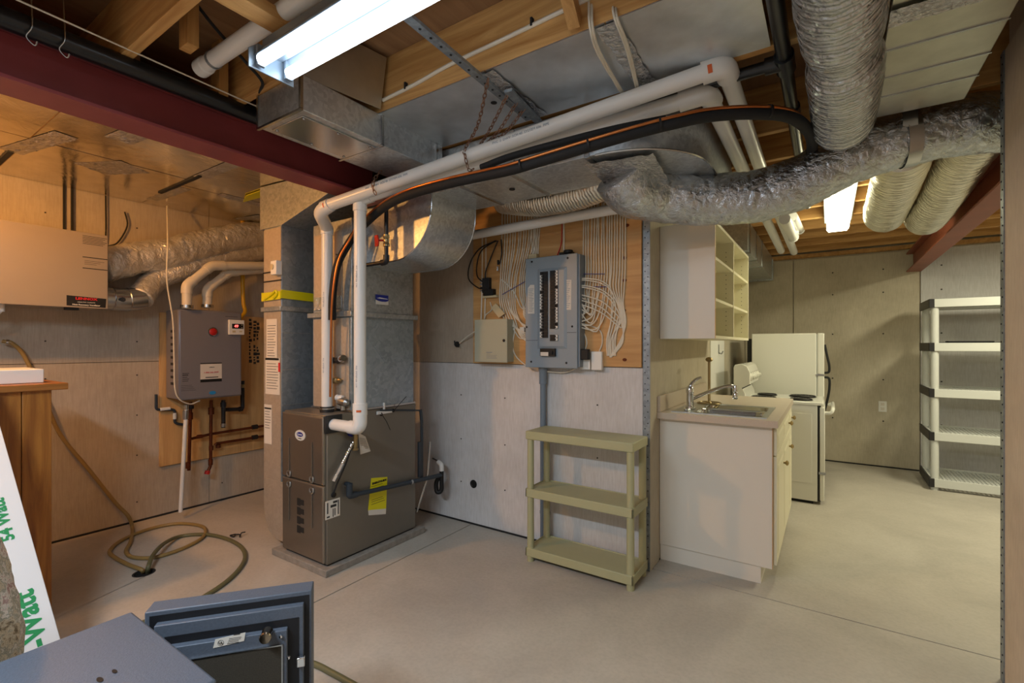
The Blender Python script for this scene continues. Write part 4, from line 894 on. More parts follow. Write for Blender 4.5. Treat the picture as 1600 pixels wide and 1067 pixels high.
obj('small_print', q, 'ink', WH, kind='stuff')
for nm, (a_, b_, c_, d_) in (('left', ((292, 482), (292, 446), (331, 415), (420, 415))), ('right', ((324, 481), (324, 452), (358, 425), (420, 421)))):
    X = -4.04 if nm == 'left' else -4.10; pts = [A(*a_, X=X), A(*b_, X=X), A(*c_, X=X), A(*d_, X=X)]
    r_ = thing('heater_vent', pts[0], ('front' if nm == 'left' else 'rear')+' cream vent pipe bending from the water heater top toward the grey duct', 'pipe')
    obj('run', MB().tube(fillet(pts, .06, 7), .033, 18), 'pvcy', r_); obj('elbow', MB().tube(fillet([pts[1]-ZP*.06, pts[1], pts[1].lerp(pts[2], .25)], .05, 7), .038, 18), 'pvcy', r_); obj('elbow', MB().tube(fillet([pts[1].lerp(pts[2], .75), pts[2], pts[2].lerp(pts[3], .2)], .05, 7), .038, 18), 'pvcy', r_)
    obj('clamp', MB().lathe([(.036, 0), (.043, 0), (.043, .022), (.036, .022)], pts[0]+ZP*.004, (0, 0, 1), 20), 'steel', r_)
tag(obj('gas_tube', MB().tube([A(379, 335, X=-4.2), A(379, 420, X=-4.2), A(380, 470, X=-4.2), A(383, 486, X=-4.2), A(378, 494, X=-4.24), A(375, 500, X=-4.27)], .016, 12, smooth=5), 'yellow'), 'yellow flexible gas tube dropping beside the water heater', 'tube')
tag(obj('thin_cord', MB().tube([A(261, 322, X=-4.16), A(262, 380, X=-3.98), A(261, 440, X=-4.0), A(270, 500, X=-4.02), A(272, 560, X=-4.03), A(275, 615, X=-4.03), A(295, 631, X=-4.06), A(312, 626, X=-4.08)], .005, 8, smooth=6), 'cable'), 'thin cream cord hanging past the left edge of the water heater', 'cord')
def cop(name, pixels, X, r, mat, label, extra=()):
    r_ = thing(name, A(*pixels[0], X=X), label, 'pipe'); obj('run', MB().tube(fillet([A(*p, X=X) for p in pixels], .02, 4), r, 12), mat, r_)
    for (px, py, L, rr, m_, d_) in extra: obj('fitting', MB().lathe([(r, -L/2), (rr, -L/2*.9), (rr, L/2*.9), (r, L/2)], A(px, py, X=X), d_, 12), m_, r_)
    return r_
cop('white_drain_pipe', [(291, 640), (282, 800)], -4.08, .014, 'pvc', 'thin white drain pipe slanting from the heater to the floor', ((290, 648, .07, .02, 'brush', (0, .04, 1)), (291, 636, .04, .017, 'steel', (0, 0, 1))))
cop('copper_pipe', [(298, 628), (295, 735)], -4.2, .012, 'oldcopper', 'copper pipe under the heater, the one just right of the white drain', ((297, 650, .06, .02, 'oldcopper', (0, 0, 1)), (294, 727, .05, .018, 'oldcopper', (0, 0, 1)), (298, 636, .03, .022, 'blackiron', (0, 0, 1))))
cop('copper_pipe', [(330, 625), (329, 728), (324, 738)], -4.2, .012, 'oldcopper', 'copper pipe hanging from the middle of the heater with a red end', ((330, 642, .06, .022, 'oldcopper', (0, 0, 1)), (330, 700, .04, .017, 'oldcopper', (0, 0, 1)), (329, 722, .05, .017, 'oldcopper', (0, 0, 1)), (324, 738, .03, .02, 'red', (0, .3, 1))))
cop('copper_pipe', [(297, 686), (330, 678), (420, 664)], -4.22, .011, 'oldcopper', 'upper of two copper pipes running level to the grey duct', ((398, 667, .05, .02, 'blackiron', (0, 1, 0)), (312, 682, .04, .016, 'oldcopper', (0, 1, 0))))
cop('copper_pipe', [(336, 696), (338, 693), (420, 680)], -4.24, .011, 'oldcopper', 'lower of two copper pipes running level to the grey duct', ((398, 683, .05, .02, 'blackiron', (0, 1, 0)), (341, 697, .03, .018, 'oldcopper', (0, 0, 1))))
cop('iron_pipe', [(349, 625), (349, 668)], -4.17, .016, 'blackiron', 'short black iron pipe under the right half of the heater', ((349, 632, .04, .022, 'blackiron', (0, 0, 1)), (349, 664, .03, .02, 'brush', (0, 0, 1))))
cop('iron_pipe', [(352, 640), (379, 639), (379, 595)], -4.22, .016, 'blackiron', 'black iron pipe elbowing up beside the heater to the yellow tube', ((379, 603, .03, .02, 'brass', (0, 0, 1)), (376, 639, .03, .021, 'blackiron', (0, 1, 0))))
cop('grey_tube', [(244, 616), (244, 640), (273, 640), (273, 661), (290, 664), (290, 662)], -4.27, .010, 'darkpipe', 'small grey drain tube stepping around the left edge of the plywood', ((258, 639, .07, .013, 'pvc', (0, 1, 0)), (273, 650, .05, .013, 'grayp', (0, 0, 1))))
# ------------------------------------------------------------------ cable board with breaker panel
CB = thing('cable_board', (-1.53, 2.75, 1.19), 'knotty plywood sheet on the back wall behind the cables', 'board')
obj('sheet', B(-2.17, -.915, 2.741, 2.759, 1.192, 2.36), 'ply', CB, bevel=.001)
def bw(px, py, Y=2.74): return A(px, py, Y=Y)
kn = MB()
for px, py in ((976, 403), (980, 352), (976, 438), (975, 485), (976, 562)): kn.prism([bw(px, py, 2.7405)+XP*.014*math.cos(t*PI/6)+ZP*.010*math.sin(t*PI/6) for t in range(12)], (0, -.0006, 0))
obj('knots', kn, 'oldcopper', CB, kind='stuff')
PN = thing('breaker_panel', (-1.477, 2.7, 1.18), 'tall grey breaker panel with two columns of black breakers', 'electrical panel')
py = 2.655; PX0, PX1, PZ0, PZ1 = -1.665, -1.288, 1.178, 1.892
obj('box', B(PX0+.02, PX1+.012, py+.012, 2.741, PZ0+.01, PZ1-.006), 'panels', PN)
cv = obj('cover', B(PX0, PX1, py, py+.012, PZ0, PZ1), 'panel', PN, bevel=.004)
def pp(px, y): return A(px, y, Y=py)
# raised dead front
dz0, dz1 = pp(850, 545).z, pp(850, 420).z; dx0, dx1 = pp(840, 480).x, pp(886, 480).x
df = MB(); o_ = [(dx0, dz0), (dx1, dz0), (dx1, dz1), (dx0, dz1)]; i_ = [(dx0+.018, dz0+.018), (dx1-.018, dz0+.018), (dx1-.018, dz1-.018), (dx0+.018, dz1-.018)]
df.v = [Vector((a, py-.0005, b)) for a, b in o_]+[Vector((a, py-.009, b)) for a, b in i_]; df.f = [(0, 1, 5, 4), (1, 2, 6, 5), (2, 3, 7, 6), (3, 0, 4, 7), (4, 5, 6, 7)]
obj('dead_front', df, 'panel', cv, sharp=10)
yb = py-.009
def brk(x0, x1, ztop, n, pitch, side, wide=()):
    z = ztop
    for k in range(n):
        h_ = pitch*.94
        b_ = obj('breaker', B(x0, x1, yb-.006, yb, z-h_, z), 'black', PN)
        tx = x0+(x1-x0)*(.68 if side else .32); obj('toggle', B(tx-.006, tx+.006, yb-.013, yb-.006, z-h_*.72, z-h_*.28), 'dark', b_)
        ex = (x1-.017, x1) if side else (x0, x0+.017)
        if (k*7+side) % 6: obj('number_strip', B(ex[0], ex[1], yb-.0068, yb-.006, z-h_*.92, z-h_*.08), 'white', b_)
        z -= pitch
    return z
xl0, xl1, xr0, xr1 = pp(845.5, 470).x, pp(857.5, 470).x, pp(861, 470).x, pp(873, 470).x
zt = pp(850, 425).z; zb = pp(850, 528).z; brk(xl0, xl1, zt, 21, (zt-zb)/21, 0)
zt = pp(866, 423).z; zb = pp(866, 514).z; brk(xr0, xr1, zt, 19, (zt-zb)/19, 1)
zt = pp(866, 523).z; zb = pp(866, 533).z; brk(xr0, xr1, zt, 2, (zt-zb)/2, 1)
mb_ = obj('main_breaker', MB().box(pp(846, 550).x, pp(869, 550).x, yb-.010, yb+.009, pp(855, 556.5).z, pp(855, 544.5).z), 'black', PN)
obj('main_label', MB().box(pp(847, 550).x, pp(859, 550).x, yb-.0112, yb-.010, pp(855, 556).z, pp(855, 550).z), 'paper', mb_); obj('main_toggle', MB().box(pp(861, 550).x, pp(866, 550).x, yb-.018, yb-.010, pp(855, 553).z, pp(855, 548).z), 'dark', mb_)
c_ = obj('directory', MB().prism([pp(*q)+YN*.0005 for q in ((825, 490), (835, 490), (835, 445), (829, 445), (825, 450))], (0, -.001, 0)), 'paper', PN); d_ = obj('directory', MB().prism([pp(*q)+YN*.0005 for q in ((881, 484), (892.5, 484), (893, 437), (881.5, 437))], (0, -.001, 0)), 'paper', PN)
q = MB()
for k in range(15):
    z = pp(830, 452+k*2.5).z; q.box(pp(826, 470).x, pp(834-(k % 3), 470).x, py-.0022, py-.0016, z, z+.003)
    z = pp(887, 440+k*2.9).z; q.box(pp(882.5, 470).x, pp(891-(k % 4), 470).x, py-.0022, py-.0016, z, z+.003)
obj('handwriting', q, 'panels', PN, kind='stuff')
for q in ((831, 409), (887, 403), (823, 511), (894, 510), (830, 565), (885, 567)): obj('screw', MB().lathe([(.007, 0), (.006, .003), (.002, .004)], pp(*q), (0, -1, 0), 10), 'black', cv)
obj('seam', MB().box(PX0+.005, pp(846, 532).x, py-.0008, py, pp(830, 532).z, pp(830, 532).z+.002).box(pp(873, 520).x, PX1-.005, py-.0008, py, pp(880, 520).z, pp(880, 520).z+.002), 'dark', cv, kind='stuff')
# conduit down to the floor
CD = thing('panel_conduit', (-1.6, 2.735, 0), 'grey conduit dropping from the breaker panel behind the green shelf', 'conduit')
cxx = pp(840, 580).x
obj('run', MB().cyl((cxx, 2.725, .0), (cxx, 2.725, PZ0+.01), .019, 18), 'panels', CD); obj('coupling', MB().lathe([(.019, -.05), (.026, -.05), (.026, .03), (.031, .04), (.031, .06)], (cxx, 2.725, PZ0-.06), (0, 0, 1), 18), 'panels', CD)
for z in (.2, .75): obj('clip', B(cxx-.035, cxx+.035, 2.742, 2.76, z, z+.02), 'bead', CD)
# alarm cabinet
AB = thing('alarm_cabinet', (-1.97, 2.7, 1.2), 'grey green steel alarm cabinet left of the breaker panel', 'cabinet')
ax0, ax1, az0, az1 = bw(742, 533, 2.66).x, bw(793, 533, 2.66).x, 1.205, 1.503
obj('body', B(ax0+.004, ax1-.003, 2.665, 2.741, az0+.004, az1-.003), 'alarm', AB); dd = obj('door', B(ax0, ax1, 2.655, 2.665, az0, az1), 'alarm', AB, bevel=.002)
obj('lock', MB().lathe([(.010, 0), (.010, .004), (.006, .006)], bw(787.5, 532, 2.655), (0, -1, 0), 14), 'black', dd)
q = MB(); p = bw(760, 551, 2.655)
for k in range(5): q.box(p.x, p.x+(.09 if k > 1 else .05-.01*k)-.006*(k % 2), 2.6543, 2.655, p.z-k*.0095, p.z-k*.0095+(.005 if k == 0 else .0025))
obj('small_print', q, 'panels', dd, kind='stuff')
# splitter, amplifier and loose devices
AM = thing('antenna_splitter', bw(765, 450), 'black antenna splitter on a beige amplifier above the alarm cabinet', 'splitter')
obj('body', B(bw(757, 440).x, bw(768, 440).x, 2.71, 2.741, bw(760, 458).z, bw(760, 435).z), 'dark', AM, bevel=.003)
obj('amplifier', B(bw(760, 460).x, bw(775, 460).x, 2.70, 2.741, bw(760, 463).z, bw(760, 453).z), 'black', AM, bevel=.002)
obj('bracket', B(bw(757, 460).x, bw(779, 460).x, 2.71, 2.741, bw(760, 466).z, bw(760, 462.5).z), 'beige', AM, bevel=.002)
for k in range(4): obj('connector', MB().cyl(bw(757, 439+k*5)+YN*.015, bw(752.5, 440+k*5)+YN*.015, .006, 8), 'chrome', AM)
for k, (px, py_) in enumerate(((781, 414), (780, 424))): obj('barrel', MB().cyl(bw(px, py_)+YN*.02, bw(px, py_-7)+YN*.02, .008, 10), 'chrome' if k else 'black', AM)
tag(obj('loose_device', MB().prism([bw(*q_, 2.725) for q_ in ((768, 481), (776, 474), (790, 490), (781, 497))], (0, -.012, 0)), 'beige', bevel=.002), 'beige flat module leaning on top of the alarm cabinet', 'module')
tag(obj('loose_device', MB().box(bw(830, 400).x, bw(843, 400).x, 2.70, 2.74, 1.893, 1.93), 'beige', bevel=.004), 'small beige clamp at the top left of the breaker panel', 'clamp')
tag(obj('black_clamp', MB().box(bw(879, 395).x, bw(898, 395).x, 2.69, 2.74, 1.893, 1.915).cyl(bw(888, 396, 2.70), bw(888, 391, 2.70), .03, 14), 'black', bevel=.003), 'black cable clamp on top of the breaker panel', 'clamp')
OUT = thing('outlet_box', bw(919, 575), 'white duplex outlet at the lower right of the breaker panel', 'outlet')
obj('plate', B(bw(908.5, 560).x, bw(924.5, 560).x, 2.715, 2.741, bw(915, 577).z, bw(915, 548).z), 'white', OUT, bevel=.003)
obj('socket', MB().box(bw(912, 570).x, bw(921, 570).x, 2.713, 2.716, bw(915, 574).z, bw(915, 565).z), 'paper', OUT, bevel=.002)
AD = tag(obj('power_adapter', MB().box(bw(906, 560, 2.68).x, bw(919, 560, 2.68).x, 2.675, 2.714, bw(912, 562, 2.68).z, bw(912, 545.5, 2.68).z), 'black', bevel=.005), 'black power adapter plugged into the white outlet', 'adapter')
tag(obj('blank_plate', MB().box(bw(926.5, 560).x, bw(943, 560).x, 2.712, 2.741, bw(935, 578).z, bw(935, 549).z), 'white', bevel=.004), 'blank white box cover right of the white outlet', 'cover plate')
tag(obj('grey_switch_plate', MB().box(bw(815, 520).x, bw(822, 520).x, 2.715, 2.741, bw(818, 522).z, bw(818, 511).z), 'grayp', bevel=.002), 'small pale grey box squeezed between plywood and breaker panel', 'box')
# white cables: each one its own object
def cable(pix, label, group, r=.0042, mat='cable', Y=2.735, name='cable', ys=None):
    pts = [A(q[0], q[1], Y=(q[2] if len(q) > 2 else Y)) for q in pix]
    return tag(obj(name, MB().tube(pts, r, 6, smooth=5), mat), label, 'cable', group)
rd = random.Random(3)
ORD = ['first', 'second', 'third', 'fourth', 'fifth', 'sixth', 'seventh', 'eighth', 'ninth', 'tenth', 'eleventh', 'twelfth', 'thirteenth', 'fourteenth']
ends = [468, 472, 476, 480, 484, 488, 492, 505, 508, 511, 514, 517, 534, 530]
for k in range(14):
    x = 785+k*4.1; xb = 783+k*3.0; ye = ends[k % 14]
    if k < 5:  pix = [(x, 312), (x-.5+rd.uniform(-1, 1), 380), (xb-1, 440), (xb-2, 470), (xb+6+k, 500), (812, 515+k*2, 2.72), (824, 522+k*3, 2.71)]
    elif k < 9: pix = [(x, 312), (x+rd.uniform(-1, 1), 380), (xb+rd.uniform(-1, 1), 430), (xb-2, 460), (xb-1, 485), (810+k*.6, 498+k, 2.72), (824, 505+k, 2.71)]
    else: pix = [(x, 312), (x+rd.uniform(-1, 1), 370), (xb+4, 420), (xb+2, 445), (xb+3, 465+2*(k-9)), (818, 478+3*(k-9), 2.72), (826, 488+4*(k-9), 2.71)]
    cable(pix, ORD[k]+' from left of the white cables entering the left side of the breaker panel', 'white cables left of the breaker panel')
for k in range(5): cable([(831+k*3.3, 316), (830.5+k*3.3, 350), (831+k*2.6, 380), (832+k*2.2, 402)], ORD[k]+' from left of the short white cables entering the breaker panel top', 'short cables into the panel top')
cable([(800, 500), (804, 516), (801, 540), (806, 556), (818, 568), (832, 578)], 'white cable looping down beside the alarm cabinet to under the breaker panel', None)
cable([(785, 500), (796, 505), (806, 520), (812, 528), (822, 530, 2.71)], 'lowest white cable crossing into the left side of the breaker panel', None)
cable([(783, 437), (790, 442), (804, 458), (813, 478), (820, 485, 2.71)], 'white cable slanting from the splitter to the breaker panel', None)
for k, x in enumerate((754, 759.5)): cable([(x-.3, 372), (x-.6, 440), (x-2.2, 500)], ('left', 'right')[k]+' of the two white cables running straight down to the alarm cabinet', None, r=.005)
cable([(757, 500, 2.72), (759, 492), (768, 484), (766, 472)], 'cream cable arching from the alarm cabinet top to the splitter', None)
cable([(880, 330), (881, 360), (881, 392)], 'single white cable dropping to the black clamp on the breaker panel', None, r=.006)
cable([(879, 325), (878, 360), (877, 380), (871, 398), (868, 400)], 'thin red wire curling above the breaker panel', None, r=.003, mat='redink', name='red_wire')
for k, pix in enumerate((((776, 376), (750, 388), (735, 410), (732, 435), (746, 449), (756, 451)), ((774, 376), (752, 392), (745, 415), (746, 432), (754, 440)), ((778, 376), (768, 400), (759, 424), (758, 438)), ((783, 374), (784, 395), (781, 412)))):
    cable(pix, ('outermost', 'inner', 'straightest', 'rightmost')[k]+' of the black coax cables looping above the splitter', None, r=.0045, mat='black', Y=2.715, name='coax_cable')
cable([(742, 518, 2.70), (730, 526, 2.72), (718, 536, 2.745)], 'white cord running from the alarm cabinet to a wall fitting', None, r=.005)
tag(obj('wall_fitting', MB().lathe([(.008, 0), (.022, .002), (.022, .01), (.01, .03)], bw(715, 538, 2.758), (0, -1, 0), 12).tube([bw(715, 538, 2.735)+Vector(v) for v in ((0, 0, 0), (-.02, -.01, .01), (-.03, 0, .025))], .005, 6).tube([bw(715, 538, 2.735)+Vector(v) for v in ((0, 0, 0), (.02, -.01, -.02))], .005, 6), 'dark'), 'dark cluster of connectors on the bare wall left of the alarm cabinet', 'fitting')
for k in range(11):
    x = 912+k*4.0; t = k/10; yc = 437+k*4.5; ye = 452+ (k % 4)*5+k*6.5
    xb = 911+k*4.2
    cable([(x, 296), (x+rd.uniform(-1.2, 1.2), 340), (xb+rd.uniform(-1, 1), 395), (xb, 430+rd.uniform(-2, 2)), (xb-1-k*.6+rd.uniform(-1.5, 1.5), 452+k*3.2+rd.uniform(-7, 4)), (914+k*1.7+rd.uniform(-3, 3), 470+k*5+rd.uniform(-6, 5), 2.715), (901, rd.choice((459, 462, 474, 478, 500, 504, 508, 522))+rd.uniform(-2, 2), 2.69)],
          ORD[k]+' from left of the white cables curling into the right side of the breaker panel', 'white cables right of the breaker panel')
for k in range(7):
    xe = 956+k*1.8; ys = (436, 438, 446, 448, 460, 468, 474)[k]; xx = 940+ (k % 4)*3
    cable([(901, ys, 2.69), (918, ys-1+k, 2.705), (942, ys+4+k*2, 2.72), (xe+rd.uniform(-4, 4), ys+20+k*3), (xe-1+k+rd.uniform(-4, 6), 500), (xe-8+k*.5, 530), (949+k*2.1, 556)],
          ORD[k]+' from top of the white cables drooping rightward out of the breaker panel', 'drooping cables right of the breaker panel')
for k in range(6):
    x = 956+k*4.3; cable([(x, 296), (x+rd.uniform(-.5, 1), 360), (x-.5, 420), (x-2, 450), (965+k*1.8, 475), (972+k*1.2, 505), (973-k, 535), (955-k*.5, 558)],
          ORD[k]+' from left of the outer white cables hanging near the plywood edge', 'outer cables right of the breaker panel')
cable([(901, 515, 2.69), (912, 520), (917, 535), (914, 548)], 'short white cable bending down from the breaker panel to the outlet', None)
cable([(901, 505, 2.69), (920, 508), (938, 517), (941, 535), (936, 550)], 'white cable bending down from the breaker panel to the blank box', None)
cable([(906, 568, 2.70), (898, 576), (880, 582), (850, 580)], 'white cable sagging below the breaker panel to the outlet', None)
st = MB()
for (px0, px1, yy, n) in ((785, 820, 452, 1), (912, 945, 428, 1), (912, 948, 448, 1)): 
    a_, b_ = bw(px0, yy+ (8 if px0 < 800 else 0), 2.722), bw(px1, yy-(12 if px0 < 800 else 0), 2.722); st.tube([a_, b_], .0022, 6)
tag(obj('cable_tie_string', st, 'blue'), 'thin blue ties strung across the white cables', 'tie', kind='stuff')
tag(obj('wall_drain_hole', MB().lathe([(.03, 0), (.03, .004), (.024, .004), (.02, .001)], bw(740, 756, 2.759), (0, -1, 0), 20), 'black'), 'round black hole with loose wires low on the white wall', 'hole')

# ------------------------------------------------------------------ olive plastic shelf
GS = thing('plastic_shelf', (-1.21, 2.6, 0), 'olive green three tier plastic shelf against the wall below the breaker panel', 'shelf')
sx0, sx1, sy0, sy1 = -1.548, -.868, 2.468, 2.715
for (zt, nm) in ((.798, 'top_shelf'), (.446, 'middle_shelf'), (.085, 'bottom_shelf')):
    mb = MB().box(sx0, sx1, sy0, sy1, zt-.012, zt-.004)
    for (x0, x1, y0, y1) in ((sx0, sx1, sy0, sy0+.012), (sx0, sx1, sy1-.012, sy1), (sx0, sx0+.012, sy0, sy1), (sx1-.012, sx1, sy0, sy1)): mb.box(x0, x1, y0, y1, zt-.052, zt)
    if nm == 'top_shelf': mb = MB().box(sx0, sx1, sy0, sy1, zt-.052, zt)
    obj(nm, mb, 'olive', GS, bevel=.006)
for x in (sx0+.024, sx1-.024):
    for y in (sy0+.024, sy1-.024):
        obj('post', MB().lathe([(.021, 0), (.021, .035), (.023, .036), (.023, .085), (.0215, .086), (.0205, .39), (.0215, .394), (.0205, .446), (.0205, .75)], (x, y, 0), (0, 0, 1), 18), 'olive', GS)

# ------------------------------------------------------------------ kitchen corner
BCX0, BCX1, CY0, CY1 = KW+.002, -.255, 2.945, 4.19
BC = thing('base_cabinet', (-.56, 3.56, 0), 'white base cabinet under the sink with brass knobs', 'cabinet')
obj('side_panel', B(BCX0, BCX1, CY0, CY0+.018, .098, .876), 'melamine', BC, bevel=.001); obj('carcass', B(BCX0, BCX1-.004, CY0+.018, CY1, .10, .735), 'melamine', BC); obj('side_panel', B(BCX0, BCX1-.004, CY1-.018, CY1, .735, .876), 'melamine', BC); obj('front_rail', B(BCX1-.024, BCX1-.004, CY0+.018, CY1-.018, .735, .876), 'melamine', BC)
obj('edge_strip', B(BCX1-.002, BCX1+.001, CY0, CY0+.02, .098, .876), 'maple', BC)
obj('toe_kick', B(BCX0, BCX1-.058, CY0+.012, CY1, 0, .10), 'melamine', BC)
def knob(p, parent): return obj('knob', MB().lathe([(.007, 0), (.006, .012), (.015, .02), (.016, .026), (.01, .032), (.002, .034)], p, (1, 0, 0), 14), 'brass', parent)
def front(nm, y0, y1, z0, z1, knobs):
    d = obj(nm, B(BCX1+.001, BCX1+.019, y0, y1, z0, z1), 'cream', BC, bevel=.002); m_ = .05 if nm == 'door' else .03
    x = BCX1+.019; fr = MB(); a = [(y0+m_, z0+m_), (y1-m_, z0+m_), (y1-m_, z1-m_), (y0+m_, z1-m_)]; e = .018
    b = [(a[0][0]+e, a[0][1]+e), (a[1][0]-e, a[1][1]+e), (a[2][0]-e, a[2][1]-e), (a[3][0]+e, a[3][1]-e)]
    fr.v = [Vector((x+.0005, p, q)) for p, q in a]+[Vector((x+.005, p, q)) for p, q in b]; fr.f = [(0, 1, 5, 4), (1, 2, 6, 5), (2, 3, 7, 6), (3, 0, 4, 7), (4, 5, 6, 7)]
    obj('raised_panel', fr, 'cream', d, sharp=10)
    for p in knobs: knob((x, p[0], p[1]), d)
for (y0, y1, kd, kk) in ((2.965, 3.415, [], [(3.36, .60)]), (3.42, 3.90, [(3.80, .785)], [(3.855, .615)]), (3.905, 4.185, [(4.10, .785)], [])):
    front('drawer', y0, y1, .715, .862, kd); front('door', y0, y1, .115, .71, kk)
CT = thing('countertop', (-.55, 3.55, .878), 'beige speckled countertop with backsplash', 'countertop')
cx0, cx1, cy0, cy1 = KW+.002, -.225, 2.89, 4.20
skx0, skx1, sky0, sky1 = -.80, -.285, 2.955, 3.50
mb = MB().box(cx0, cx1, cy0, sky0+.015, .878, .916).box(cx0, cx1, sky1-.015, cy1, .878, .916).box(cx0, skx0+.015, sky0+.015, sky1-.015, .878, .916).box(skx1-.015, cx1, sky0+.015, sky1-.015, .878, .916)
obj('worktop', mb, 'counter', CT); obj('backsplash', B(cx0, cx0+.02, cy0, cy1, .916, 1.015), 'counter', CT, bevel=.004)
SK = thing('sink', (-.55, 3.2, .917), 'double bowl stainless drop in sink', 'sink')
bx0, bx1 = -.665, -.32; ymid = (sky0+sky1)/2; rz = .921
def bowl(y0, y1):
    mb = MB(); prof = []
    def rr(x0, x1, a, b, r, z, n=5):
        o = []
        for (cx, cy, t0) in ((x1-r, b-r, 0), (x0+r, b-r, 1), (x0+r, a+r, 2), (x1-r, a+r, 3)):
            for k in range(n+1): t = (t0+k/n)*PI/2; o.append(Vector((cx+r*math.cos(t), cy+r*math.sin(t), z)))
        return o
    rings = [rr(bx0-.012, bx1+.012, y0-.012, y1+.012, .06, rz+.001), rr(bx0, bx1, y0, y1, .05, rz-.006), rr(bx0+.008, bx1-.008, y0+.008, y1-.008, .05, rz-.15), rr(bx0+.04, bx1-.04, y0+.04, y1-.04, .03, rz-.17)]
    n = len(rings[0])
    for r_ in rings: mb.v += r_
    for i in range(3):
        for k in range(n): mb.f.append((i*n+k, i*n+(k+1) % n, (i+1)*n+(k+1) % n, (i+1)*n+k))
    mb.f.append(tuple(3*n+k for k in range(n))); return mb
rim = MB()
for (a, b, c, d) in ((skx0, bx0-.006, sky0, sky1), (bx1+.006, skx1, sky0, sky1), (bx0-.006, bx1+.006, sky0, sky0+.034), (bx0-.006, bx1+.006, sky1-.034, sky1), (bx0-.006, bx1+.006, ymid-.016, ymid+.016)): rim.box(a, b, c, d, .9165, rz)
obj('rim', rim, 'brush', SK)
for (a, b) in ((sky0+.038, ymid-.02), (ymid+.02, sky1-.038)):
    o = obj('bowl', bowl(a, b), 'chrome', SK, sharp=60); obj('strainer', MB().lathe([(.04, 0), (.035, .002), (.01, .001)], ((bx0+bx1)/2, (a+b)/2, rz-.1695), (0, 0, 1), 18), 'brush', o)
fb = Vector((-.725, 3.10, rz))
FA = thing('faucet', fb, 'chrome single lever faucet with swivel spout on the sink', 'faucet')
obj('base_plate', MB().prism([fb+Vector((.028*math.cos(t*PI/12), (.10 if math.sin(t*PI/12) > 0 else .10)*math.sin(t*PI/12), 0)) for t in range(24)], (0, 0, .012)), 'chrome', FA, bevel=.003)
obj('body', MB().lathe([(.026, 0), (.026, .01), (.022, .015), (.021, .09), (.024, .095), (.024, .12), (.014, .135), (.002, .137)], fb+ZP*.01, (0, 0, 1), 20), 'chrome', FA)
obj('lever', MB().tube([fb+ZP*.125, fb+Vector((.008, .006, .155)), fb+Vector((.03, .022, .185)), fb+Vector((.058, .04, .20))], .012, 12, smooth=5, rf=lambda L, a, t: .016-.009*t), 'chrome', FA)
sp1 = [fb+ZP*.06, fb+Vector((.08, .06, .10)), fb+Vector((.16, .12, .135)), fb+Vector((.21, .155, .145)), fb+Vector((.235, .17, .135))]
obj('spout', MB().tube(sp1, .0115, 14, smooth=6), 'chrome', FA); obj('aerator', MB().lathe([(.012, .02), (.017, .0), (.017, -.02), (.013, -.028), (.017, -.036), (.017, -.06), (.012, -.068)], sp1[-1]-ZP*.005, (0, 0, 1), 16), 'chrome', FA)
ph = A(1108, 631, Z=.917)
TH = thing('towel_holder', ph, 'tall brass paper towel holder standing behind the sink', 'holder')
obj('base_ring', MB().ring(ph+ZP*.007, .075, .006, n=28), 'brass', TH); obj('foot', MB().bar(ph+Vector((-.073, 0, .007)), ph+Vector((.073, 0, .007)), .012, .01).lathe([(.02, 0), (.016, .012), (.008, .02)], ph, (0, 0, 1), 14), 'brass', TH)
obj('pole', MB().cyl(ph, ph+ZP*.295, .0085, 14), 'brass', TH); obj('finial', MB().lathe([(.008, 0), (.02, .006), (.025, .016), (.02, .028), (.006, .034)], ph+ZP*.29, (0, 0, 1), 18), 'brass', TH)
# wall cabinet, open front
UX0, UX1, UY0, UY1, UZ0, UZ1 = KW+.002, -.55, 2.95, 4.34, 1.362, 2.055
UC = thing('wall_cabinet', (-.71, 3.65, UZ0), 'cream wall cabinet with open shelves hung over the counter', 'cabinet')
obj('side_panel', B(UX0, UX1, UY0, UY0+.017, UZ0, UZ1), 'melamine', UC, bevel=.001); obj('side_panel', B(UX0, UX1, UY1-.017, UY1, UZ0, UZ1), 'cream', UC, bevel=.001)
obj('edge_strip', B(UX1, UX1+.001, UY0, UY0+.017, UZ0, UZ1), 'maple', UC)
obj('bottom', B(UX0, UX1, UY0+.017, UY1-.017, UZ0, UZ0+.018), 'cream', UC); obj('top', B(UX0, UX1, UY0+.017, UY1-.017, UZ1-.018, UZ1), 'cream', UC)
obj('back', B(UX0, UX0+.008, UY0+.017, UY1-.017, UZ0+.018, UZ1-.018), 'cream2', UC)
dv = 3.62; obj('divider', B(UX0+.008, UX1-.002, dv-.009, dv+.009, UZ0+.018, UZ1-.018), 'cream', UC)
for (a, b) in ((UY0+.017, dv-.009), (dv+.009, UY1-.017)):
    for z in (1.585, 1.83): obj('shelf', B(UX0+.008, UX1-.006, a, b, z, z+.017), 'cream', UC)
q = MB()
for y, s in ((dv-.0095, -1), (UY1-.0175, -1)):
    for x in (-.60, -.82):
        for k in range(18): q.cyl((x, y, 1.43+.032*k), (x, y-.0008, 1.43+.032*k), .003, 8)
obj('peg_holes', q, 'dark', UC, kind='stuff')
hk = A(1122, 545, X=KW); tag(obj('wall_hook', MB().box(KW, KW+.006, hk.y-.02, hk.y+.02, 1.24, 1.33).tube([(KW+.005, hk.y, 1.25), (KW+.03, hk.y, 1.245), (KW+.045, hk.y, 1.27)], .006, 8, smooth=4), 'brush', bevel=.001), 'small metal hook on the wall behind the faucet', 'hook')
tag(obj('wall_strip', B(KW+.001, KW+.006, 4.45, 5.1, .9, 2.1), 'white', bevel=.002), 'pale smooth sheet on the wall behind the counter', 'sheet')
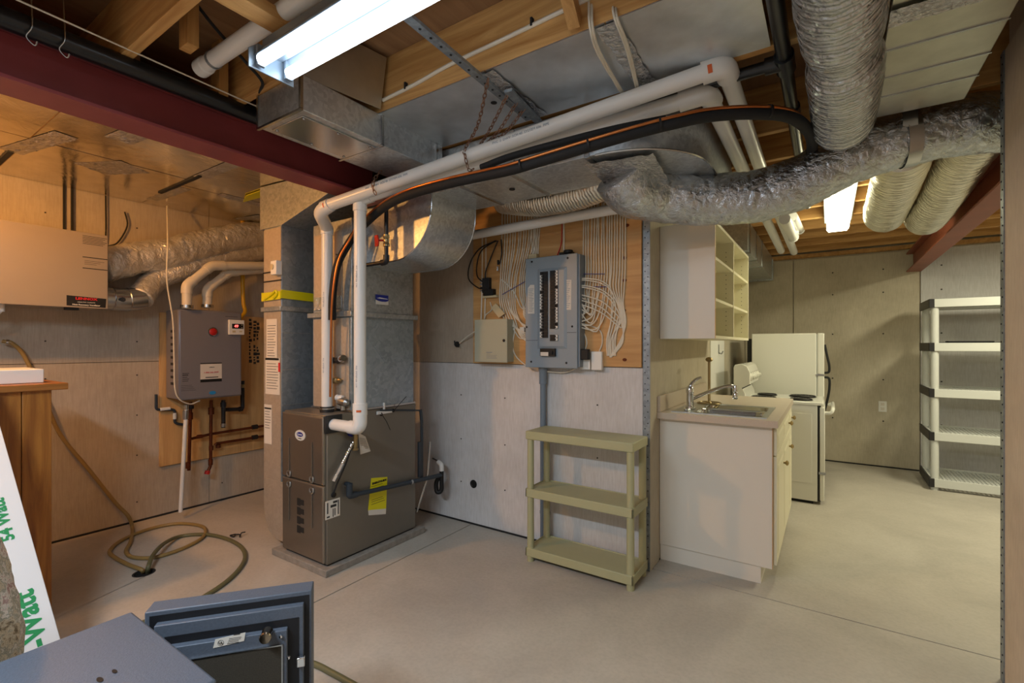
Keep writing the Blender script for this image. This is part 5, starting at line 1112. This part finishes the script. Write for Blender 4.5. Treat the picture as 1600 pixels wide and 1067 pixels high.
# stove
ST = thing('stove', (-.37, 4.8, 0), 'white electric stove with black coil burners, side turned to the room', 'stove')
tx0, tx1, ty0, ty1, tz = -.735, -.078, 4.68, 5.28, .822
obj('body', B(tx0, tx1, ty0, ty1, .025, tz), 'enamel', ST, bevel=.003); obj('plinth', B(tx0+.02, tx1-.03, ty0+.02, ty1-.02, 0, .03), 'dark', ST)
obj('side_emboss', MB().box(tx0+.05, tx1-.04, ty0-.003, ty0, .17, tz-.07), 'enamel', ST, bevel=.003)
ck = obj('cooktop', B(tx0, -.035, ty0-.006, ty1+.006, tz, tz+.028), 'enamel', ST, bevel=.007)
for (x, y, r_) in ((-.49, 4.83, .095), (-.49, 5.13, .075), (-.20, 4.83, .078), (-.20, 5.13, .098)):
    bn = obj('burner_bowl', MB().lathe([(r_+.012, .0), (r_+.012, .004), (r_, .003), (.01, .001)], (x, y, tz+.028), (0, 0, 1), 28), 'rangeblack', ST)
    cl_ = MB()
    for k in range(4): cl_.ring((x, y, tz+.036), r_*(.28+.235*k), .0065, n=26, m=6)
    obj('coil', cl_, 'coil', bn, kind='stuff')
bgp = [(tx0+.02, tz+.02), (tx0+.125, tz+.02), (tx0+.115, tz+.07), (tx0+.09, tz+.12), (tx0+.155, tz+.155), (tx0+.155, tz+.26), (tx0+.13, tz+.315), (tx0+.09, tz+.335), (tx0+.03, tz+.325), (tx0+.02, tz+.30)]
bg = obj('backguard', MB().prism([(a, ty0-.002, b) for a, b in bgp], (0, .604, 0)), 'enamel', ST, bevel=.006)
obj('end_seam', MB().prism([(tx0+.09, ty0-.004, tz+.118), (tx0+.16, ty0-.004, tz+.158), (tx0+.16, ty0-.004, tz+.150), (tx0+.09, ty0-.004, tz+.110)], (0, .002, 0)), 'dark', ST)
for k in range(5): 
    kb = obj('knob', MB().lathe([(.036, 0), (.034, .008), (.02, .012), (.018, .03), (.004, .032)], (tx0+.154, ty0+.06+k*.118, tz+.215), (1, 0, .0), 20), 'enamel', bg)
    obj('knob_mark', MB().box(tx0+.154, tx0+.156, ty0+.05+k*.118, ty0+.07+k*.118, tz+.255, tz+.262), 'ink', kb)
obj('door_gap', B(tx1, tx1+.022, ty0+.006, ty1-.006, .03, tz-.005), 'black', ST)
od = obj('oven_door', B(tx1+.016, -.026, ty0+.001, ty1-.001, .27, tz-.012), 'enamel', ST, bevel=.006)
obj('door_handle', MB().tube([(-.03, ty0+.02, tz-.06), (.012, ty0+.012, tz-.055), (.028, ty0+.03, tz-.03), (.03, ty0+.12, tz-.022), (.03, ty1-.12, tz-.022), (.028, ty1-.03, tz-.03), (.0, ty1-.012, tz-.05)], .014, 12, smooth=6), 'enamel', od)
obj('drawer', B(tx1+.016, -.03, ty0+.002, ty1-.002, .035, .255), 'enamel', ST, bevel=.006); obj('hinge_clip', B(tx1+.01, -.02, ty0-.003, ty0+.004, .255, .275), 'brush', ST)
# fridge
FR = thing('fridge', (-.37, 5.55, 0), 'white fridge with black door handles standing behind the stove', 'fridge')
fy0, fy1, fz = 5.40, 6.0, 1.44
obj('cabinet', B(-.655, -.10, fy0, fy1, .06, fz), 'enamel', FR, bevel=.006); obj('foot_grille', B(-.63, -.08, fy0+.02, fy1-.02, 0, .06), 'dark', FR); obj('back_coil', B(-.70, -.655, fy0+.03, fy1-.03, .1, fz-.05), 'black', FR)
obj('gasket', B(-.10, -.088, fy0+.01, fy1-.01, .08, fz-.01), 'grayp', FR)
for (nm, z0, z1, hz0, hz1) in (('freezer_door', 1.045, fz, 1.06, 1.33), ('fridge_door', .08, 1.035, .70, 1.02)):
    d = obj(nm, B(-.09, -.035, fy0, fy1, z0, z1), 'enamel', FR, bevel=.008); up = nm == 'freezer_door'
    hp = [(-.037, fy0+.03, hz0), (.0, fy0+.03, hz0+.01), (.004, fy0+.03, hz0+.07), (-.012, fy0+.03, hz0+.16), (-.032, fy0+.03, hz1)] if up else [(-.037, fy0+.03, hz1), (.002, fy0+.03, hz1-.012), (.006, fy0+.03, hz1-.09), (-.004, fy0+.03, hz1-.18), (-.032, fy0+.03, hz0)]
    obj('handle', MB().tube(hp, .011, 10, smooth=6), 'black', d)
obj('hinge', B(-.105, -.03, fy0-.006, fy0+.03, 1.036, 1.044), 'steel', FR)
ot = A(1379, 635, Y=FW); OT = thing('wall_outlet', ot, 'white wall outlet low on the far wall beside the shelving', 'outlet')
obj('plate', MB().box(ot.x-.036, ot.x+.036, FW-.008, FW, ot.z-.058, ot.z+.058), 'white', OT, bevel=.003)
for s in (-.025, .025): obj('socket', MB().box(ot.x-.016, ot.x+.016, FW-.010, FW-.007, ot.z+s-.015, ot.z+s+.015), 'paper', OT, bevel=.003)
# pale shelving at right
PS = thing('plastic_shelving', (1.25, 6.05, 0), 'tall pale grey five tier plastic shelving with black end caps', 'shelf')
hx0, hx1, hy0, hy1 = .765, 1.68, 5.74, 6.30
for k, zt in enumerate((1.745, 1.345, .925, .53, .105)):
    s_ = MB().add([(hx0+.012, hy0, zt-.075), (hx1-.012, hy0, zt-.075), (hx1-.012, hy1, zt-.075), (hx0+.012, hy1, zt-.075), (hx0+.012, hy0, zt), (hx1-.012, hy0, zt), (hx1-.012, hy1, zt), (hx0+.012, hy1, zt), (hx0+.03, hy0+.015, zt-.075), (hx1-.03, hy0+.015, zt-.075), (hx1-.03, hy1-.015, zt-.075), (hx0+.03, hy1-.015, zt-.075), (hx0+.03, hy0+.015, zt), (hx1-.03, hy0+.015, zt), (hx1-.03, hy1-.015, zt), (hx0+.03, hy1-.015, zt)], [q_ for i_ in range(4) for q_ in ((i_, (i_+1) % 4, 4+(i_+1) % 4, 4+i_), (8+i_, 12+i_, 12+(i_+1) % 4, 8+(i_+1) % 4), (4+i_, 4+(i_+1) % 4, 12+(i_+1) % 4, 12+i_), (i_, 8+i_, 8+(i_+1) % 4, (i_+1) % 4))])
    sh = obj('shelf', s_, 'grayp', PS, bevel=.003)
    gr = MB(); n = 30
    for j in range(n): x = hx0+.03+j*(hx1-hx0-.06)/(n-1); gr.box(x-.005, x+.005, hy0+.012, hy1-.012, zt-.022, zt-.012)
    for j in range(12): y = hy0+.02+j*(hy1-hy0-.04)/11; gr.box(hx0+.02, hx1-.02, y-.006, y+.006, zt-.024, zt-.014)
    obj('lattice', gr, 'grayp', sh, kind='stuff')
    for x0, x1 in ((hx0, hx0+.016), (hx1-.016, hx1)): obj('end_cap', MB().box(x0, x1, hy0-.003, hy1+.003, zt-.077, zt+.002).box(x0, x1+(.022 if x0 == hx0 else 0), hy0-.004, hy0+.012, zt-.077, zt+.002), 'blackp', sh, bevel=.003)
for x in (hx0+.045, hx1-.045):
    for y in (hy0+.04, hy1-.04): obj('post', MB().cyl((x, y, 0), (x, y, 1.70), .029, 18), 'grayp', PS)
tag(obj('flat_scraps', MB().box(.84, 1.5, 5.78, 6.2, 1.336, 1.352).box(.9, 1.2, 5.76, 5.9, 1.352, 1.362), 'dark', bevel=.002), 'dark flat scraps lying on the second shelf of the pale shelving', 'scrap')

# ------------------------------------------------------------------ foreground left
WC = thing('wooden_cabinet', (-3.4, .4, 0), 'tall oak veneer cabinet at the left edge of the room', 'cabinet')
wx_ = -3.15
obj('carcass', B(-3.70, wx_-.012, .0, .675, 0, 1.105), 'oak', WC); obj('front_panel', B(wx_-.012, wx_, .0, .575, 0, 1.105), 'oak', WC, bevel=.001); obj('stile', B(wx_-.012, wx_+.003, .578, .68, 0, 1.105), 'oak', WC, bevel=.002)
obj('top', B(-3.74, wx_+.03, -.04, .735, 1.105, 1.137), 'oaky', WC, bevel=.003)
bq = A(70, 587, Z=1.137)
tag(obj('white_box', MB().box(-3.55, -3.22, .1, A(69, 575, X=-3.22).y, 1.138, 1.205), 'white', bevel=.004), 'low white box on the oak cabinet top', 'box')
# lamp carton leaning on the cabinet
P0 = A(119, 1085, Z=0); P1 = A(-20, 594, X=wx_+.10)
LC = thing('lamp_carton', P0, 'long white lamp carton with green lettering leaning on the oak cabinet', 'carton')
dl = (P1-P0).normalized(); ln = (P1-P0).length*1.03; wd = Vector((-.10, -1, 0)); wd = (wd-dl*wd.dot(dl)).normalized(); nn = wd.cross(dl); nn = nn if nn.x > 0 else -nn
q0 = P0; obj('tube_box', MB().prism([q0, q0+wd*.30, q0+wd*.30-nn*.05, q0-nn*.05], dl*ln), 'carton', LC, bevel=.002)
def ctp(px, py):     # photograph pixel on the carton face
    r = A(px, py, D=1)-Vector((0, 0, CH)); o = Vector((0, 0, CH)); return o+r*((q0-o).dot(nn)/r.dot(nn))
text('-Watt', .088, ctp(47, 968), dl, -wd if False else (nn.cross(dl)), 'green', LC, bold=.003)
text('54 Watt', .052, ctp(5, 812), dl, nn.cross(dl), 'green', LC, bold=.002)
# camouflage sack
CM = MB(); n, m = 60, 50; cb = Vector((-1.80, .12, 0))
for i in range(m+1):
    t = i/m; z = 1.0*t; rr = .203-.05*max(0, (t-.6)/.28)**1.3-.5*max(0, t-.88)**1.0
    rr = max(rr, .002) if i < m else .002
    if i == 0: rr = .20
    for k in range(n):
        a = 2*PI*k/n; d = 1+.09*noise.noise((math.cos(a)*2.2, math.sin(a)*2.2, z*5))+.07*noise.noise((math.cos(a)*6, math.sin(a)*6, z*14))
        CM.v.append(cb+Vector((rr*d*math.cos(a), rr*d*math.sin(a), z)))
for i in range(m):
    for k in range(n): CM.f.append((i*n+k, i*n+(k+1) % n, (i+1)*n+(k+1) % n, (i+1)*n+k))
CM.f.append(tuple(range(n-1, -1, -1)))
tag(obj('camouflage_sack', CM, 'camo', sharp=180), 'lumpy camouflage fabric sack at the lower left corner', 'sack')
# fire safe with its door open
SZ = .60; SX0, SX1, SY1, SY0 = -1.574, -1.098, .50, .03
SF = thing('safe', (-1.34, .27, 0), 'blue grey fire safe with its thick door swung open', 'safe')
bd = MB().box(SX0, SX1, SY0, SY1, SZ-.06, SZ).box(SX0, SX1, SY0, SY1, .02, .08).box(SX0, SX0+.05, SY0, SY1, .08, SZ-.06).box(SX1-.05, SX1, SY0, SY1, .08, SZ-.06).box(SX0+.05, SX1-.05, SY0, SY0+.06, .08, SZ-.06)
obj('body', bd, 'safe', SF, bevel=.006)
obj('liner', MB().box(SX0+.05, SX1-.05, SY0+.06, SY0+.064, .08, SZ-.06), 'grayp', SF)
for x in (SX0+.06, SX1-.06):
    for y in (SY0+.06, SY1-.06): obj('foot', MB().cyl((x, y, 0), (x, y, .022), .02, 12), 'black', SF)
sl = MB()
for (px, py_) in ((158, 1061), (179, 1049)): p = A(px, py_, Z=SZ+.0005); sl.prism([p+XP*(.010*math.cos(t*PI/8))+YP*.004*math.sin(t*PI/8) for t in range(16)], (0, 0, .0008))
obj('bolt_hole', MB().prism([A(156, 1062, Z=SZ+.0005)+XP*(.012*math.cos(t*PI/8))+YP*.005*math.sin(t*PI/8) for t in range(16)], (0, 0, .0008)), 'black', SF); obj('bolt_hole', MB().prism([A(179, 1049, Z=SZ+.0005)+XP*(.010*math.cos(t*PI/8))+YP*.004*math.sin(t*PI/8) for t in range(16)], (0, 0, .0008)), 'black', SF)
hg = Vector((-1.535, .515, 0)); dt = Vector((-1.267, .836, 0)); u = (dt-hg).normalized(); Wd = (dt-hg).length; nrm = Vector((u.y, -u.x, 0))
if nrm.x < 0: nrm = -nrm
DR = bpy.data.objects.new('door', None); COL.objects.link(DR); DR.parent = SF; DR.location = hg-SF.location; DR['label'] = 'open safe door showing its inner side'
def dbox(a0, a1, n0, n1, z0, z1):
    return MB().prism([hg+u*a0+nrm*n0+ZP*z0, hg+u*a1+nrm*n0+ZP*z0, hg+u*a1+nrm*n1+ZP*z0, hg+u*a0+nrm*n1+ZP*z0], ZP*(z1-z0))
DZ0, DZ1 = .03, .60
obj('door_skin', dbox(0, Wd, -.06, 0, DZ0, DZ1), 'safe', DR, bevel=.003)
obj('groove', dbox(.012, Wd-.006, -.002, .0012, DZ0+.012, DZ1-.012), 'groove', DR)
obj('step', dbox(.03, Wd-.020, 0, .022, DZ0+.03, DZ1-.03), 'safe', DR, bevel=.002)
obj('inner_groove', dbox(.055, Wd-.031, .02, .0235, DZ0+.06, DZ1-.062), 'groove', DR)
obj('plug', dbox(.07, Wd-.060, .02, .042, DZ0+.08, DZ1-.083), 'safe', DR, bevel=.002)
fe = obj('felt_panel', dbox(.085, Wd-.072, .041, .0455, DZ0+.1, DZ1-.122), 'felt', DR)
rimm = MB(); 
for (a0, a1, z0, z1) in ((.083, Wd-.070, DZ1-.123, DZ1-.1195), (Wd-.073, Wd-.070, DZ0+.1, DZ1-.12)): rimm.prism([hg+u*a0+nrm*.041+ZP*z0, hg+u*a1+nrm*.041+ZP*z0, hg+u*a1+nrm*.047+ZP*z0, hg+u*a0+nrm*.047+ZP*z0], ZP*(z1-z0))
obj('panel_trim', rimm, 'steel', DR)
nd = nrm.normalized()
def dp(px, py_, off):   # pixel on the door plane at an offset
    o = Vector((0, 0, CH)); r = A(px, py_, D=1)-o; q = hg+nrm*off; return o+r*((q-o).dot(nrm)/r.dot(nrm))
kp = dp(418, 987, .042); obj('knob', MB().lathe([(.015, 0), (.014, .022), (.016, .03), (.014, .034), (.002, .035)], kp, nrm, 20), 'nickel', DR)
for q in ((439, 994), (451, 1027)): obj('screw', MB().lathe([(.005, 0), (.004, .004), (.001, .005)], dp(*q, .0455), nrm, 10), 'chrome', DR)
bp = dp(464, 1032, .03); obj('bolt', MB().prism([bp+nrm*.0+ZP*(-.014), bp+u*.022-ZP*.014, bp+u*.022+ZP*.014, bp+ZP*.014], nrm*.014), 'chrome', DR, bevel=.003)
lp_ = [dp(*q, .0425) for q in ((336.4, 998.8), (383.7, 987.8), (381.5, 1001), (333, 1012.5))]; lb = obj('rating_label', MB().prism(lp_, nrm*.001), 'paper', DR)
lc = dp(346, 1003.8, .044); lx = u; obj('label_ring', MB().ring(dp(345, 1004.4, .0435), .0072, .0006, nrm, 20, 5), 'ink', DR)
text('UL', .009, dp(345, 1004.4, .0438), u, ZP, 'ink', DR); 
q = MB()
for k, (px, w_) in enumerate(((362, .030), (361, .030), (360, .026), (359, .028))):
    p = dp(px-4, 1001.5-2.2+k*2.6-1, .0437); q.prism([p, p+u*w_, p+u*w_+ZP*.0012, p+ZP*.0012], nrm*.0003)
p = dp(365, 992.5, .0437); q.prism([p, p+u*.016, p+u*.016+ZP*.003, p+ZP*.003], nrm*.0003)
obj('small_print', q, 'ink', DR, kind='stuff')
for z in (.12, .5): obj('hinge', MB().cyl((hg.x-.012, hg.y-.004, z), (hg.x-.012, hg.y-.004, z+.06), .012, 12), 'safe', SF)

# ------------------------------------------------------------------ hoses on the floor
def gf(px, py, z=.012): return A(px, py, Z=z)
hz = [A(4, 533, X=-4.25), A(20, 537, X=-4.23), A(40, 560, X=-4.24), A(70, 625, X=-4.22), A(95, 680, X=-4.22), A(140, 735, X=-4.2), A(180, 785, X=-4.18), A(200, 806, X=-4.15)]
loop = [gf(207, 826), gf(204, 846), gf(197, 862), gf(210, 871), gf(245, 870), gf(290, 855), gf(318, 838), gf(317, 823), gf(280, 818), gf(235, 826), gf(192, 843), gf(172, 860), gf(178, 870), gf(200, 882), gf(221, 890), A(224, 896, Z=-.03)]
HO = thing('tan_hose', gf(172, 860), 'tan hose looping from the left wall around the floor drain', 'hose')
obj('tube', MB().tube(hz+loop, .0115, 12, smooth=8), 'hose', HO); obj('clamp', MB().lathe([(.012, 0), (.016, 0), (.016, .014), (.012, .014)], A(9, 534, X=-4.24), (0, 1, -.1), 12), 'chrome', HO)
h2 = [A(231, 897, Z=-.03), gf(232, 885, .03), gf(240, 866, .05), gf(258, 848, .04), gf(282, 838), gf(320, 835), gf(352, 841), gf(375, 853), gf(383, 868), gf(376, 886), gf(352, 910), gf(310, 937), gf(262, 959), gf(200, 985), gf(190, 1030), gf(300, 1060), gf(420, 1015), gf(487, 1036), gf(520, 1052), gf(580, 1085)]
tag(obj('green_hose', MB().tube(h2, .012, 12, smooth=8), 'hoseg'), 'olive green hose curling from the floor drain and passing behind the safe', 'hose')
tag(obj('floor_drain', MB().lathe([(.052, -.10), (.049, -.10), (.049, -.0015), (.056, -.0005), (.056, .0012), (.047, .0012), (.045, -.004), (.045, -.098), (.001, -.099)], (-3.31, 1.109, 0), (0, 0, 1), 28), 'dark'), 'round floor drain hole with two hoses in it', 'drain')
cw = MB(); c = gf(362, 836, .005)
cw.tube([c+Vector(v) for v in ((0, 0, 0), (.03, .01, .01), (.05, -.01, .004), (.02, -.02, .01), (.06, .02, .012), (.09, .01, .004), (.07, .03, .02), (.1, .04, .03))], .004, 6, smooth=5)
tag(obj('wire_scrap', cw, 'dark'), 'small tangle of dark wire on the floor beside the green hose', 'wire')
